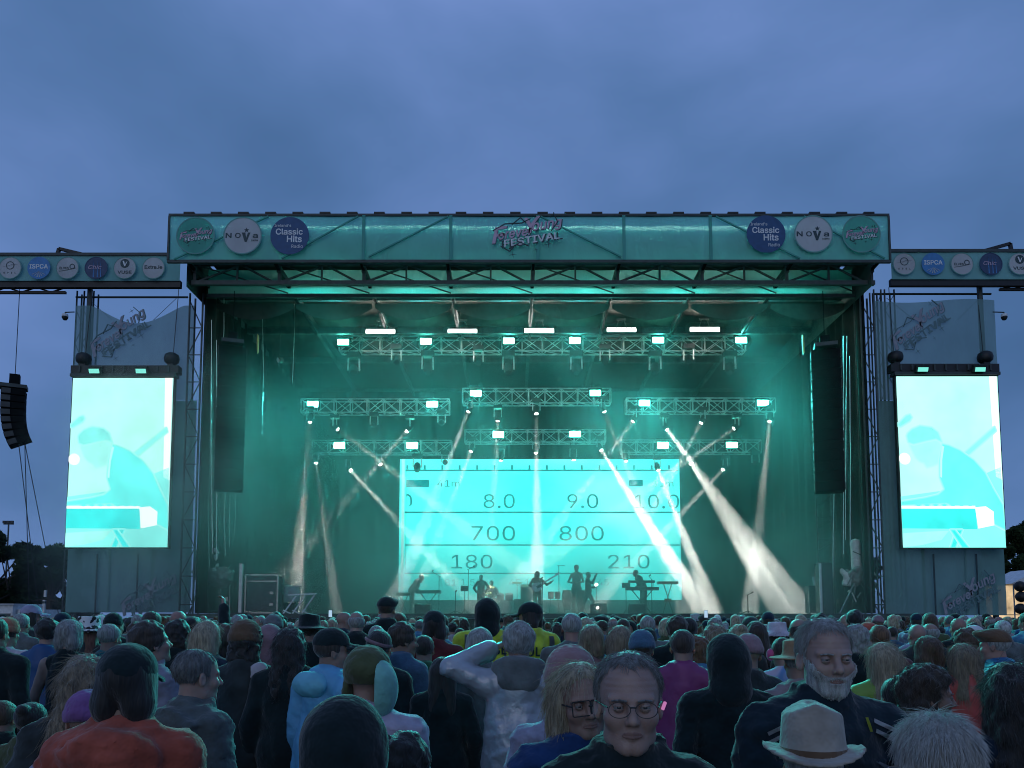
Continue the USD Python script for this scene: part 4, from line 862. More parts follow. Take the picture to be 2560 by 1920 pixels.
def top_fn(J, kind, seed, hem, fine):
    thick = {'tee': .014, 'tank': .010, 'jacket': .034, 'hoodie': .036, 'coat': .045, 'puffer': .05, 'poncho': .045, 'suit': .024, 'hivis': .042, 'shirt': .02}[kind]
    def fn(p):
        g = thick
        d = el(p, J['chest'] + [0, 0, -.03], (.152 + g, .105 + g, .175 + g)); d = sm(d, el(p, J['waist'], (.140 + g, .108 + g, .17 + g)), .07); d = sm(d, el(p, J['pel'], (.168 + g, .118 + g, .15 + g)), .07)
        if kind in ('coat', 'poncho', 'puffer'): d = sm(d, rc(p, J['waist'], J['pel'] - [0, 0, .45], .15 + g, (.22 if kind == 'poncho' else .19) + g), .08)
        for n in 'LR': d = sm(d, rc(p, J['neck'] + [0, -.01, -.02], J['sh' + n], .062 + g * .8, .050 + g * .8), .03)
        d = sm(d, rc(p, J['chest'] + [0, -.02, .08], J['neck'] + [0, 0, .0], .09 + g, .056 + g * .8), .04)
        if kind == 'tank': d = np.maximum(d, np.abs((p - J['chest'])[:, 0]) - .15)
        for n in 'LR':
            if kind == 'tank': continue
            if kind == 'tee': d = sm(d, rc(p, J['sh' + n], J['sh' + n] + (J['el' + n] - J['sh' + n]) * .75, .058 + g, .058 + g), .03)
            else:
                w = .02 if kind == 'poncho' else 0
                a = sm(rc(p, J['sh' + n], J['el' + n], .048 + g * .75 + w, .040 + g * .7 + w), rc(p, J['el' + n], J['wr' + n] - (J['wr' + n] - J['el' + n]) * .06, .040 + g * .7 + w, .034 + g * .6 + w), .012); d = sm(d, a, .014)
        if kind in ('hoodie',):                                                      # hood lying on the back
            nk = J['neck']
            tz = p[:, 2] - nk[2] - .015 - .35 * (p[:, 1] - nk[1]); rr = np.hypot(p[:, 0] / 1.12, p[:, 1] - nk[1] + .02); d = sm(d, np.hypot(rr - .088, tz * .8) - .030, .014); d = sm(d, el(p, nk + [0, -.100, -.065], (.165, .046, .10), rx(.25)), .045)
        if kind in ('jacket', 'coat', 'puffer', 'hivis', 'poncho'):                    # standing collar
            nk = J['neck']; rr = np.hypot(p[:, 0], (p[:, 1] - nk[1]) * .92)
            d = sm(d, np.maximum(np.abs(rr - .078) - .014, np.abs(p[:, 2] - nk[2] - .02) - .045), .02)
        d = np.maximum(d, hem - p[:, 2])
        if kind == 'puffer':
            d += .012 * np.abs(np.sin(p[:, 2] * 38 + .6 * np.sin(p[:, 0] * 9))) * (1 if True else 0) - .006
        s = p * np.array([9, 9, 4.5]) + seed * 3.1
        fold = meshkit.fbm(s + 1.5 * meshkit.noise(s * .7, seed)[:, None], 3 if fine else 2, seed) - .5
        amp = .030 if kind not in ('tank', 'suit') else .014
        if fine:
            r1 = np.abs(meshkit.fbm(p * np.array([11, 11, 17]) + seed + .6 * meshkit.noise(p * 5, seed)[:, None], 2, seed + 5) - .5)
            d = d - (.105 if kind not in ('suit', 'tank', 'coat', 'poncho') else .04) * np.maximum(.10 - r1, 0) + .004
            v1 = meshkit.fbm(p * np.array([15, 15, 2.2]) + seed * 1.7, 2, seed + 9) - .5; d = d + .022 * v1 * np.clip((1.25 - p[:, 2]) * 2.5, 0, 1)
        if kind == 'coat' and fine:
            q = (p[:, 0] * np.sign(p[:, 0] + .02) * .55 + p[:, 2]) * 46 + 7 * meshkit.fbm(p * np.array([5, 5, 4]) + 3, 2, 4); d = d - .011 * np.maximum(0, np.sin(q)) ** 2 * np.clip(meshkit.noise(p * 4 + 9, 3) * 1.8 - .3, 0, 1)
        return d + fold * amp
    return fn
def trouser_fn(J, top, seed):
    def fn(p):
        d = el(p, J['pel'], (.165, .115, .14))
        for n in 'LR': d = sm(d, rc(p, J['hip' + n], J['kn' + n], .102, .075), .03); d = sm(d, rc(p, J['kn' + n], J['an' + n] + [0, 0, .02], .073, .060), .02)
        d = np.maximum(d, p[:, 2] - top); return d + (meshkit.fbm(p * np.array([8, 8, 6]) + seed, 2, seed) - .5) * .022
    return fn
def shoe_fn(J):
    def fn(p):
        d = None
        for n in 'LR':
            a = J['an' + n]; e = sm(rc(p, a + [0, -.035, -.035], a + [0, .16, -.045], .044, .038), rc(p, a, a + [0, 0, -.04], .042, .04), .03); e = np.maximum(e, -(p[:, 2] - .004)); d = e if d is None else np.minimum(d, e)
        return d
    return fn
def bounds(J, pad, keys=None):
    a = np.array([v for k, v in J.items() if keys is None or k[:2] in keys]); return a.min(0) - pad, a.max(0) + pad

# ---- colours of cloth, hair and skin
CM = {}
def cloth(col, kind='cloth'):
    key = (tuple(np.round(col, 3)), kind)
    if key not in CM:
        n = f'{kind}_{len(CM):03d}'
        if kind == 'cloth': CM[key] = paint(n, col, .95, 0, .28, 9, .9, 13, .1, .25)
        elif kind == 'shiny': CM[key] = paint(n, col, .36, .3, .12, 7, .35, 16, .6)
        elif kind == 'nylon': CM[key] = paint(n, col, .55, 0, .12, 7, .3, 18, .35)
        elif kind == 'hair':
            c = np.asarray(col, float)
            CM[key] = usdkit.material(stage, L(n), {'t': ('texture_coordinate', {}), 'm': ('mapping', {'scale': (1, 1, .12)}), 'n': ('noise_texture', {'scale': 95.0, 'detail': 3.0}), 'r': ('rgb_ramp', {'ramp': [(.3, c * .55), (.7, np.minimum(c * 1.5, .9))]}),
                'bm': ('bump', {'strength': .6, 'distance': .008}), 'p': ('principled_bsdf', {'roughness': .6, 'specular_ior_level': .3, 'sheen_weight': .3})},
                [('t.object', 'm.vector'), ('m.vector', 'n.vector'), ('n.fac', 'r.fac'), ('r.color', 'p.base_color'), ('n.fac', 'bm.height'), ('bm.normal', 'p.normal')], surface='p.BSDF')
        elif kind == 'skin':
            c = np.asarray(col, float)
            CM[key] = usdkit.material(stage, L(n), {'t': ('texture_coordinate', {}), 'n': ('noise_texture', {'scale': 14.0, 'detail': 5.0}), 'r': ('rgb_ramp', {'ramp': [(.3, c * (.82, .76, .76)), (.7, c * 1.1)]}), 'n2': ('noise_texture', {'scale': 240.0, 'detail': 2.0}), 'bm': ('bump', {'strength': .25, 'distance': .004}),
                'p': ('principled_bsdf', {'roughness': .5, 'specular_ior_level': .4, 'subsurface_weight': .12, 'subsurface_scale': .01})}, [('t.object', 'n.vector'), ('t.object', 'n2.vector'), ('n.fac', 'r.fac'), ('r.color', 'p.base_color'), ('n2.fac', 'bm.height'), ('bm.normal', 'p.normal')], surface='p.BSDF')
    return CM[key]
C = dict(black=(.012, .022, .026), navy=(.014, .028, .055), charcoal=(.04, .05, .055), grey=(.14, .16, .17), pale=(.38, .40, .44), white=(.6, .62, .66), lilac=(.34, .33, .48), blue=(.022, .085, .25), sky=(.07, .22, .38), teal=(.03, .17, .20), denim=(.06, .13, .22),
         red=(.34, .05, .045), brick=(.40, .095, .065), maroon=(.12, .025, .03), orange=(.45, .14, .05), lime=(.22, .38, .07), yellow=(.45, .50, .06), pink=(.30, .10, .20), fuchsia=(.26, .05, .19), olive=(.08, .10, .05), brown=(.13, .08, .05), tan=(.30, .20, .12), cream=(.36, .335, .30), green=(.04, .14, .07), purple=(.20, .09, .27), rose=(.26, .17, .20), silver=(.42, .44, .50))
C = {k: tuple(.78 * np.array(v) + [0, .002, .002]) for k, v in C.items()}  # cloth colours carry a teal flare tint, strongest in the blacks
HC = dict(black=(.012, .013, .014), dark=(.030, .024, .020), brown=(.065, .042, .028), chestnut=(.10, .055, .03), fair=(.17, .145, .105), blond=(.27, .245, .18), grey=(.20, .215, .22), white=(.36, .38, .385), red=(.11, .05, .035), salt=(.10, .11, .115))
SK = [(.27, .185, .155), (.31, .22, .19), (.22, .15, .12), (.29, .18, .155)]

def strands(parent, name, mesh, mat, n, length, width, down=.7, noise=.5, seed=0, keep=None):
    """Loose hairs standing on a hair mesh."""
    rng = np.random.default_rng(seed); tm = trimesh.Trimesh(*mesh, process=False)
    pts, fi = trimesh.sample.sample_surface(tm, n, seed=seed); nr = tm.face_normals[fi]
    if keep is not None: k = keep(pts); pts, nr = pts[k], nr[k]
    n = len(pts); g = np.array([0, -.15, -1.0]); t = g - nr * (nr @ g)[:, None] + rng.normal(0, noise, (n, 3)) * .6
    t -= nr * np.sum(t * nr, 1)[:, None] * .8; t /= np.linalg.norm(t, axis=1)[:, None] + 1e-9
    k = np.linspace(0, 1, 5)[None, :, None]; ln = (length * rng.uniform(.5, 1.3, n))[:, None, None]
    bend = rng.normal(0, .25, (n, 1, 3))
    c = pts[:, None] - nr[:, None] * .002 + t[:, None] * k * ln * down + nr[:, None] * ln * (.30 * k - .22 * k * k) * (1.6 - down) + bend * ln * k * k * noise
    w = np.broadcast_to(np.array([1, 1, .9, .7, .25]) * width, (n, 5))
    b = UsdGeom.BasisCurves.Define(stage, path_of(name, parent)); b.CreateTypeAttr('linear'); b.CreatePointsAttr(Vt.Vec3fArray.FromNumpy(c.reshape(-1, 3).astype(np.float32)))
    b.CreateCurveVertexCountsAttr(Vt.IntArray.FromNumpy(np.full(n, 5, np.int32))); b.CreateWidthsAttr(Vt.FloatArray.FromNumpy(w.ravel().astype(np.float32))); b.SetWidthsInterpolation('vertex')
    UsdShade.MaterialBindingAPI.Apply(b.GetPrim()).Bind(mat); return b

def person(label, px, top, Y, face=0.0, kind='jacket', col='black', hair='short', hc='dark', hat=None, hatc='black', armL='down', armR='down', lean=0.0, drop=0.0, seed=0, res=.022, hres=.010, skin=0, fem=0, smile=0, old=0, thin=0,
           turn=0.0, nod=0.0, tilt=0.0, legs='navy', broad=1.0, group=None, cmat='cloth', hem=None, step=0.0, at=None, height=None, hood=None, ns=0, sl=.05, headscale=1.0, name='person', shoes=True, handcurl=.6, cat='person'):
    """A person whose crown shows at (px, top) of the photograph at distance Y; face: 0 towards the stage, pi towards the camera."""
    J = joints(armL, armR, lean, drop, step, broad)
    extra = {None: .03, 'beanie': .045, 'hood': .05, 'fedora': .045, 'straw': .04, 'bucket': .03}.get(hat, .03) if hat or hair else 0.0
    RH = rz(turn) @ rx(-nod) @ ry(tilt)
    crown = J['head'][2] + .128 * headscale + extra * .5
    if at is None:
        ztop = Z(top, Y); s = ztop / crown if height is None else height / 1.75
        head_off = rz(face) @ (J['head'] * s)
        loc = np.array([X(px, Y) - head_off[0], Y - head_off[1], 0])
        if height is not None: loc[2] = ztop - crown * s
    else: loc, s = np.asarray(at, float), (height or 1.75) / 1.75
    t = thing(name, label, cat, loc, face, group, s)
    t_p = t
    hd = lambda m: (m[0] * headscale @ RH.T + J['head'], m[1])
    fine = res < .016
    body = MB().add(*surface(body_fn(J, -.012 if kind != 'tee' and kind != 'tank' else 0.0), *bounds(J, .13), .045 if not fine else .03)) if kind not in ('tee', 'tank') else MB().add(*surface(body_fn(J, -.002), *bounds(J, .13), max(res, .02)))
    body.add(*hd(head_mesh(hres, fem, smile, old, thin)))
    for n, sgn in (('L', -1), ('R', 1)):
        d = J['wr' + n] - J['el' + n]; d /= np.linalg.norm(d); side = np.array([sgn * -1.0, 0, 0]) if abs(d[0]) < .8 else np.array([0, 0, 1.0])
        side = side - d * (side @ d); side /= np.linalg.norm(side); up = np.cross(d, side)
        hv, hf = hand_mesh(handcurl, .006 if fine else .011)
        if n == 'L': hv = hv * [1, 1, 1]
        # thumb forward/up: local y axis
        yax = np.array([0, 1.0, .2]) - d * (np.array([0, 1.0, .2]) @ d); yax /= np.linalg.norm(yax); zax = np.cross(d, yax)
        if zax @ np.array([sgn, 0, 0]) < 0: hv, zax, hf = hv * [1, 1, -1] * [1, 1, 1], zax, hf[:, ::-1]
        body.add(hv @ np.stack([d, yax, zax]) + J['wr' + n], hf)
    obj('body', body, cloth(SK[skin], 'skin'), t, smooth=True)
    hem = hem if hem is not None else {'coat': .52, 'poncho': .55, 'puffer': .78, 'tank': .86}.get(kind, .84) - drop
    lo, hi = bounds(J, .17, ('sh', 'el', 'wr', 'ch', 'wa', 'pe', 'ne')); lo[2] = hem - .02; lo[:2] -= .08; hi[:2] += .08
    garment = {'tee': 't_shirt', 'tank': 'vest_top', 'jacket': 'jacket', 'hoodie': 'hooded_top', 'coat': 'coat', 'puffer': 'padded_coat', 'poncho': 'rain_poncho', 'suit': 'suit_jacket', 'hivis': 'high_visibility_vest', 'shirt': 'shirt'}[kind]
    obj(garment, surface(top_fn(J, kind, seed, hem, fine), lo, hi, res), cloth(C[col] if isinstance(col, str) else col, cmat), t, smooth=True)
    lo, hi = bounds(J, .14, ('hi', 'kn', 'an', 'pe'))
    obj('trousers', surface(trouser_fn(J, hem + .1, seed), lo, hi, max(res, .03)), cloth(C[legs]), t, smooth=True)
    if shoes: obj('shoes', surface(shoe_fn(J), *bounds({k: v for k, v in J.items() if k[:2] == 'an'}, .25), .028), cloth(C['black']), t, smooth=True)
    hm = None
    if hair:
        hm = hd(hair_mesh(hair, max(hres, .0085), seed % 3)); hp = obj('hair', hm, cloth(HC[hc], 'hair'), t, smooth=True)
        if ns: strands(t, 'loose_hair', hm, cloth(HC[hc], 'hair'), int(ns * 1.8), sl, .0013, down=.9, seed=seed, noise=.5 if hair in ('curly', 'messy', 'longwavy') else .18)
    if hat:
        obj({'beanie': 'knitted_hat', 'cap': 'cap', 'flatcap': 'flat_cap', 'bucket': 'bucket_hat', 'fedora': 'brimmed_hat', 'straw': 'brimmed_hat', 'hood': 'hood', 'earflap': 'fur_hat'}[hat], hd((lambda m: (m[0] * (1.08 if hair in ('bob', 'long', 'longwavy', 'messy', 'curly', 'bun') else 1.0) + ([0, 0, .006] if hair else [0, 0, 0]), m[1]))(hat_mesh(hat, max(hres, .009)))), cloth(C[hatc]) if isinstance(hatc, str) else hatc, t, smooth=True)
    t_info = dict(t=t, J=J, hd=hd, s=s, loc=loc, face=face, RH=RH, top=top_fn(J, kind, seed, hem, fine), hairmesh=hm)
    return t_info
EYEW = paint('eye_white', (.20, .20, .20), .2, 0, .02); IRIS = paint('eye_iris', (.03, .035, .04), .15, 0, .1)
def eyes(t, lid=.0):
    for s in (-1, 1):
        c = np.array([s * .0315, .0765, .001]); v, f = t['hd']((MB().ball(c, .0118, 2).get()))
        e = obj('eye', (v, f), EYEW, t['t'], smooth=True); obj('iris', t['hd'](MB().ball(c + [0, .0068, 0], (.0062, .0062, .0062), 2).get()), IRIS, e, smooth=True)
        # lids: shells that leave a slit
        def lid_fn(p, c=c):
            d = np.abs(np.linalg.norm(p - c, axis=1) - .0128) - .0014; return np.maximum(d, np.minimum(p[:, 2] - c[2] + .0034 - lid * .0012, -(p[:, 2] - c[2] - .0030 + lid * .0014)))
        obj('eyelid', t['hd'](surface(lid_fn, c - .017, c + .017, .0022)), cloth(SK[1], 'skin'), t['t'], smooth=True)
def lips(t, smile=0, old=0, fem=0):
    h_ = head_fn(fem, smile, old, 0)
    def fn(p): return np.maximum(h_(p) - .0011, el(np.stack([np.abs(p[:, 0]), p[:, 1], p[:, 2] - .22 * p[:, 0] ** 2 * smile * 20], 1), (0, .085, -.0655), (.026 + .004 * smile, .03, .0092)))
    obj('lips', t['hd'](surface(fn, (-.04, .05, -.085), (.04, .11, -.045), .0025)), cloth((.20, .12, .105), 'skin'), t['t'], smooth=True)
def brows(t, hc):
    b = MB()
    for s in (-1, 1): b.path([(s * .013, .0935, .0165), (s * .03, .0925, .0195), (s * .048, .0785, .0165)], .0027, 6)
    obj('eyebrows', t['hd'](b.get()), cloth(HC[hc], 'hair'), t['t'], smooth=True)
# ------------------------------------------------------------------ the band and their instruments
M['drumshell'] = paint('dark_drum_shell', (.06, .05, .05), .25, .2); M['cymbal'] = paint('brass_cymbal', (.5, .38, .15), .3, .9); M['chrome'] = paint('chrome_stand', (.30, .31, .31), .3, .9); M['bracket'] = paint('array_bracket', (.05, .055, .055), .5, .5)
M['wood'] = paint('pale_wood', (.38, .22, .12), .4); M['casegrey'] = paint('grey_case_panel', (.09, .10, .10), .7); M['skinw'] = paint('drum_skin', (.6, .6, .58), .5); M['tarp'] = paint('crumpled_tarpaulin', (.20, .20, .19), .6, 0, .3, 3, .6, 8)
def on(px, Y): return np.array([X(px, Y), Y, DECK])
def stand(label, px, Y, hpx, boom=None, cat='microphone stand', name='microphone_stand', mic=True):
    o = on(px, Y); t = thing(name, label, cat, o); h = Z(hpx, Y) - DECK
    obj('pole', MB().bar((0, 0, .02), (0, 0, h), .014, 6), M['black'], t)
    for k in range(3):
        a = k * 2.1 + .4; obj('foot', MB().bar((0, 0, .12), (.28 * math.cos(a), .28 * math.sin(a), .012), .012, 5), M['black'], t)
    e = np.array([0, 0, h])
    if boom is not None: e2 = e + np.array(boom); obj('boom', MB().bar(e - .3 * np.array(boom), e2, .011, 5), M['black'], t); e = e2
    if mic: obj('microphone', MB().bar(e, e + np.array([.05, -.1, .04]), .018, 7, .03), M['black'], t)
    return t
def keyboard(label, px, Y, zpx, w, n=1):
    o = on(px, Y); t = thing('keyboard', label, 'keyboard', o); h = Z(zpx, Y) - DECK
    obj('keyboard_body', MB().box((0, 0, h - .06), (w, .36, .12)), M['black'], t)
    obj('white_keys', MB().box((0, .08, h + .004), (w * .9, .15, .012)), M['letter'], t)
    for k in range(int(w * 15)): obj('black_key', MB().box((-w * .44 + k * w * .88 / int(w * 15), .11, h + .014), (.014, .09, .012)), M['black'], t)
    for s in (-1, 1):
        obj('stand_leg', MB().bar((-.3 * w * s, -.02 * s, .01), (.3 * w * s, -.02 * s, h - .13), .02, 6), M['black'], t)
        obj('stand_foot', MB().bar((-.3 * w * s, -.22, .02), (-.3 * w * s, .22, .02), .018, 5), M['black'], t)
        obj('stand_rest', MB().bar((.3 * w * s, -.18, h - .13), (.3 * w * s, .18, h - .13), .018, 5), M['black'], t)
    if n == 2:
        obj('upper_keyboard', MB().box((0, .12, h + .22), (w * .8, .3, .09)), M['black'], t)
        for s in (-1, 1): obj('upper_support', MB().bar((.36 * w * s, .15, h), (.36 * w * s, .12, h + .18), .015, 5), M['black'], t)
    return t
YB = 30.0
bandp = dict(res=.02, hres=.011, cat='musician')
def musician(label, px, Y, topx, **kw):
    h = Z(topx, Y) - DECK
    return person(label, 0, 0, 0, at=on(px, Y), height=kw.pop('height', h), **{**bandp, **kw})
musician('keyboard player in dark clothes bent forward over keys at the left of the band', 1030, 32, 1430, height=1.8, face=-1.25, lean=.62, armL='front', armR='front', col='charcoal', kind='suit', hair='short', legs='black', seed=3)
musician('musician in a dark suit with elbows out beside the bright drum kit', 1203, 29.8, 1437, face=2.9, armL='hip', armR='hip', col='charcoal', kind='suit', hair='short', legs='black', seed=4)
musician('drummer in a pale shirt seated behind the drum kit', 1229, 32.6, 1448, height=1.78, face=math.pi, drop=.34, armL='play', armR='play', col='white', kind='tee', hair='short', hc='grey', legs='black', seed=5)
musician('long haired singer in a pale shirt playing a white electric guitar', 1343, 29.0, 1428, face=math.pi + .25, armL='neck', armR='guitar', col='tan', kind='shirt', hair='long', hc='blond', legs='tan', seed=6)
musician('percussionist in a sleeveless top playing congas right of the singer', 1441, 31.4, 1412, face=math.pi - .3, armL='play', armR='play', col='grey', kind='tank', hair='short', legs='charcoal', seed=7)
musician('musician in black stepping sideways in front of the conga player', 1470, 30.2, 1430, face=-1.9, step=.75, armL='front', armR='phone', col='black', kind='shirt', hair='short', legs='black', seed=8)
musician('keyboard player in black stooping over a keyboard at the right of the band', 1608, 30.6, 1424, height=1.84, face=1.9, lean=.5, armL='front', armR='front', col='black', kind='shirt', hair='short', legs='black', seed=9)
keyboard('long keyboard on a crossed stand beside the bent left keyboard player', 1072, 31.2, 1476, 1.0, 1)
keyboard('small keyboard at the far left of the band near the edge of the video wall', 1010, 31.4, 1482, .55, 1)
keyboard('two tier keyboard on crossed legs under the stooping right keyboard player', 1604, 30.0, 1468, 1.25, 2)
o = on(1668, 30.2); t = thing('keyboard', 'small pale wooden keyboard on a folding stand at the far right of the band', 'keyboard', o); h = Z(1457, 30.2) - DECK
obj('keyboard_body', MB().box((0, 0, h), (.78, .34, .1)), M['wood'], t)
for s in (-1, 1):
    obj('stand_leg', MB().bar((-.2 * s, .02 * s, .01), (.16 * s, .02 * s, h - .05), .018, 5), M['wood'], t)
obj('stand_box', MB().box((0, 0, h * .45), (.26, .1, .12)), M['wood'], t)
# guitar held by the singer
gx = on(1343, 29.0) + [0, -.30, 1.02]
t = thing('electric_guitar', 'white electric guitar held by the long haired singer, neck pointing up right', 'guitar', gx); R = XZ @ rz(.55)
obj('guitar_body', MB().poly(sg.Point(-.05, 0).buffer(.17).union(sg.Point(.13, .0).buffer(.13)).difference(sg.Point(.2, .12).buffer(.07)).difference(sg.Point(.22, -.12).buffer(.06)), .045, R), M['letter'], t)
obj('guitar_neck', MB().box(R @ [.50, 0, .03], (.62, .055, .025), R), M['letter'], t); obj('headstock', MB().box(R @ [.87, .01, .03], (.16, .085, .02), R), M['letter'], t)
obj('pickguard', MB().box(R @ [.06, -.02, .048], (.2, .1, .006), R), M['black'], t)
# congas
for px, lab in ((1417, 'tall conga drum on a stand left of the percussionist'), (1452, 'conga drum directly in front of the percussionist')):
    t = thing('conga_drum', lab, 'drum', on(px, 30.9))
    obj('shell', MB().lathe([(.13, .18), (.17, .4), (.215, .62), (.205, .8), (.165, .95), (.165, .97)], 16), M['drumshell'], t, smooth=50); obj('drum_head', MB().lathe([(.001, .975), (.16, .972), (.172, .955)], 16), M['skinw'], t)
    for k in range(3): a = k * 2.1; obj('stand_leg', MB().bar((.12 * math.cos(a), .12 * math.sin(a), .35), (.24 * math.cos(a), .24 * math.sin(a), .01), .014, 5), M['chrome'], t)
    obj('hoop', MB().lathe([(.172, .93), (.18, .94), (.18, .96), (.172, .965)], 16), M['chrome'], t)
# drum kit
o = on(1262, 31.6); t = thing('drum_kit', 'drum kit with cymbals glowing beside the man in the suit', 'drum kit', o)
def drum(nm, c, r, hgt, R=None, m='drumshell'):
    d = obj(nm, MB().lathe([(.001, -hgt / 2), (r, -hgt / 2), (r, hgt / 2), (.001, hgt / 2)], 16, R, c), M[m], t, smooth=40); obj('drum_head', MB().lathe([(.001, hgt / 2 + .005), (r * .96, hgt / 2 + .004), (r * .98, hgt / 2 - .01)], 16, R, c), M['skinw'], d)
drum('bass_drum', (0, 0, .30), .29, .42, rx(math.pi / 2)); drum('tom', (-.18, .05, .72), .15, .22, rx(.35)); drum('tom', (.18, .05, .72), .16, .24, rx(.35)); drum('floor_tom', (.58, .35, .42), .2, .42); drum('snare', (-.42, .4, .6), .18, .14, None, 'chrome')
for c, hh in (((-.62, .2), 1.15), ((.5, .0), 1.3), ((.85, .4), 1.2), ((-.75, .5), .9)):
    obj('cymbal_stand', MB().bar((*c, 0), (*c, hh), .012, 5), M['chrome'], t); obj('cymbal', MB().lathe([(.001, .03), (.04, .02), (.22, -.01), (.22, -.013), (.001, .01)], 18, rx(.25), (*c, hh)), M['cymbal'], t, smooth=True)
    for k in range(3): a = k * 2.1; obj('stand_foot', MB().bar((*c, .3), (c[0] + .2 * math.cos(a), c[1] + .2 * math.sin(a), .01), .01, 4), M['chrome'], t)
stand('tall microphone stand with boom right of the left keyboard player', 1098, 30.8, 1440, (-.28, 0, .18))
stand('short microphone stand at the front left of the band', 1139, 28.2, 1484, (.0, -.1, .06))
stand('tall thin overhead stand between the music stand and the man in the suit', 1171, 32, 1423, (.2, 0, .1))
stand('tall stand with a flat crossbar between the singer and the percussionist', 1397, 31.2, 1414, (.25, 0, .0), mic=False, cat='stand', name='cymbal_stand')
stand('lone microphone stand out on the empty right half of the stage', 1867, 28, 1487, (.1, -.05, .05))
stand('vocal microphone stand in front of the long haired singer', 1356, 28.3, 1450, (-.05, .1, .05)); stand('boom stand beside the right keyboard player', 1628, 30.1, 1448, (-.1, 0, .12))
for px, py, lab in ((1162, 1474, 'black music stand left of the man in the suit'), (1564, 1466, 'black music stand left of the stooping right keyboard player')):
    t = thing('music_stand', lab, 'music stand', on(px, 29.4)); h = Z(py, 29.4) - DECK
    obj('pole', MB().bar((0, 0, 0), (0, 0, h), .013, 5), M['black'], t); obj('desk', MB().box((0, 0, h + .04), (.30, .02, .2), rx(-.3)), M['black'], t)
    for k in range(3): a = k * 2.1; obj('foot', MB().bar((0, 0, .2), (.2 * math.cos(a), .2 * math.sin(a), .01), .01, 4), M['black'], t)
t = thing('tom_stand', 'pair of small drums on a stand between the singer and the congas', 'drum', on(1385, 30.8))
for s in (-1, 1): obj('small_drum', MB().lathe([(.001, .62), (.11, .62), (.12, .9), (.001, .9)], 14, None, (s * .13, 0, 0)), M['drumshell'], t, smooth=40); obj('stand_leg', MB().bar((s * .2, 0, 0), (s * .13, 0, .7), .013, 5), M['chrome'], t)
t = thing('amplifier', 'tall dark amplifier cabinet just behind the singer', 'amplifier', on(1320, 32.2)); obj('cabinet', MB().box((0, 0, .62), (.62, .38, 1.24)), M['black'], t); obj('speaker_grille', MB().box((0, -.195, .55), (.54, .012, .9)), M['casegrey'], t); obj('control_panel', MB().box((0, -.195, 1.12), (.54, .012, .12)), M['steel'], t)
for q in range(6): obj('knob', MB().bar((-.2 + .08 * q, -.2, 1.12), (-.2 + .08 * q, -.225, 1.12), .015, 6), M['letter'], t)
M['glow'] = emit('warm_floor_lamp', (1., .95, .88), 16.0)
def floor_wedge(label, px, Y, lit=False):
    t = thing('floor_monitor' if not lit else 'floor_lamp', label, 'floor monitor' if not lit else 'lamp', on(px, Y), random.uniform(-.3, .3))
    obj('cabinet', MB().poly([(-.22, 0), (.24, 0), (.24, .14), (-.02, .38), (-.22, .34)], .55, np.array([[0, 0, 1.], [1, 0, 0], [0, 1, 0]]), (-.275, 0, 0)), M['black'], t); obj('grille', MB().box((0, .12, .25), (.46, .02, .30), rx(.8)), M['casegrey'], t)
    if lit: obj('lamp_face', MB().ball((0, -.28, .22), (.045, .03, .045), 2), M['glow'], t)
for px, lab, lit in ((1060, 'black floor monitor in front of the left keyboard player', 0), (1215, 'small bright floor lamp at the feet of the man in the suit', 1), (1335, 'floor monitor at the singer\'s feet', 0), (1496, 'bright lamp low on the stage floor right of the percussionist', 1), (1590, 'black floor monitor in front of the right keyboard player', 0)):
    floor_wedge(lab, px, 27.6, lit)
t = thing('lamp', 'small bright round lamp glowing in the smoke behind the musician stepping sideways', 'lamp', on(1490, 33)); obj('lamp_glass', MB().ball((0, -.05, Z(1462, 33) - DECK), .07, 2), M['glow'], t); obj('lamp_post', MB().bar((0, 0, 0), (0, 0, Z(1468, 33) - DECK), .02, 5), M['black'], t)
t = thing('drum_riser', 'low dark platform carrying the drum kit', 'riser', on(1262, 32.4)); obj('platform', MB().box((0, 0, .06 - .09), (2.6, 2.2, .1)), M['deck'], t); obj('riser_edge', MB().box((0, -1.12, -.03), (2.6, .03, .1)), M['steel'], t)

# ---- stage left: flight case rack, covered kit, white bin, crossed ladder
o = on(656, 26.2); t = thing('flight_case', 'tall grey flight case rack with bright metal edges at the left of the stage', 'flight case', o); s_ = 26.2 / F
w_, h_ = 80 * s_, Z(1440, 26.2) - DECK
obj('case_panel', MB().box((0, .3, h_ / 2 + .05), (w_ - .06, .58, h_ - .1)), M['casegrey'], t)
for x in (-w_ / 2, w_ / 2):
    for y in (0, .6): obj('edge_profile', MB().box((x, y, h_ / 2 + .05), (.05, .05, h_)), M['chrome'], t)
for z in (.04, h_ * .86, h_ + .04):
    obj('edge_profile', MB().box((0, 0, z), (w_, .04, .05)), M['chrome'], t)
for x in (-.3, .3): obj('castor', MB().bar((x - .03, .1, .0), (x + .03, .1, .0), .05, 8), M['black'], t)
for z in (h_ * .25, h_ * .55): obj('catch', MB().box((w_ * .32, -.03, z), (.12, .03, .09)), M['chrome'], t)
t = thing('light_post', 'pale upright post beside the grey flight case', 'post', on(604, 25.8)); hp = Z(1409, 25.8) - DECK
obj('post', MB().box((0, 0, hp / 2), (.1, .1, hp)), M['truss'], t); obj('post_base', MB().box((0, 0, .02), (.36, .36, .04)), M['steel'], t); obj('post_cap', MB().box((0, 0, hp + .01), (.12, .12, .03)), M['steel'], t)
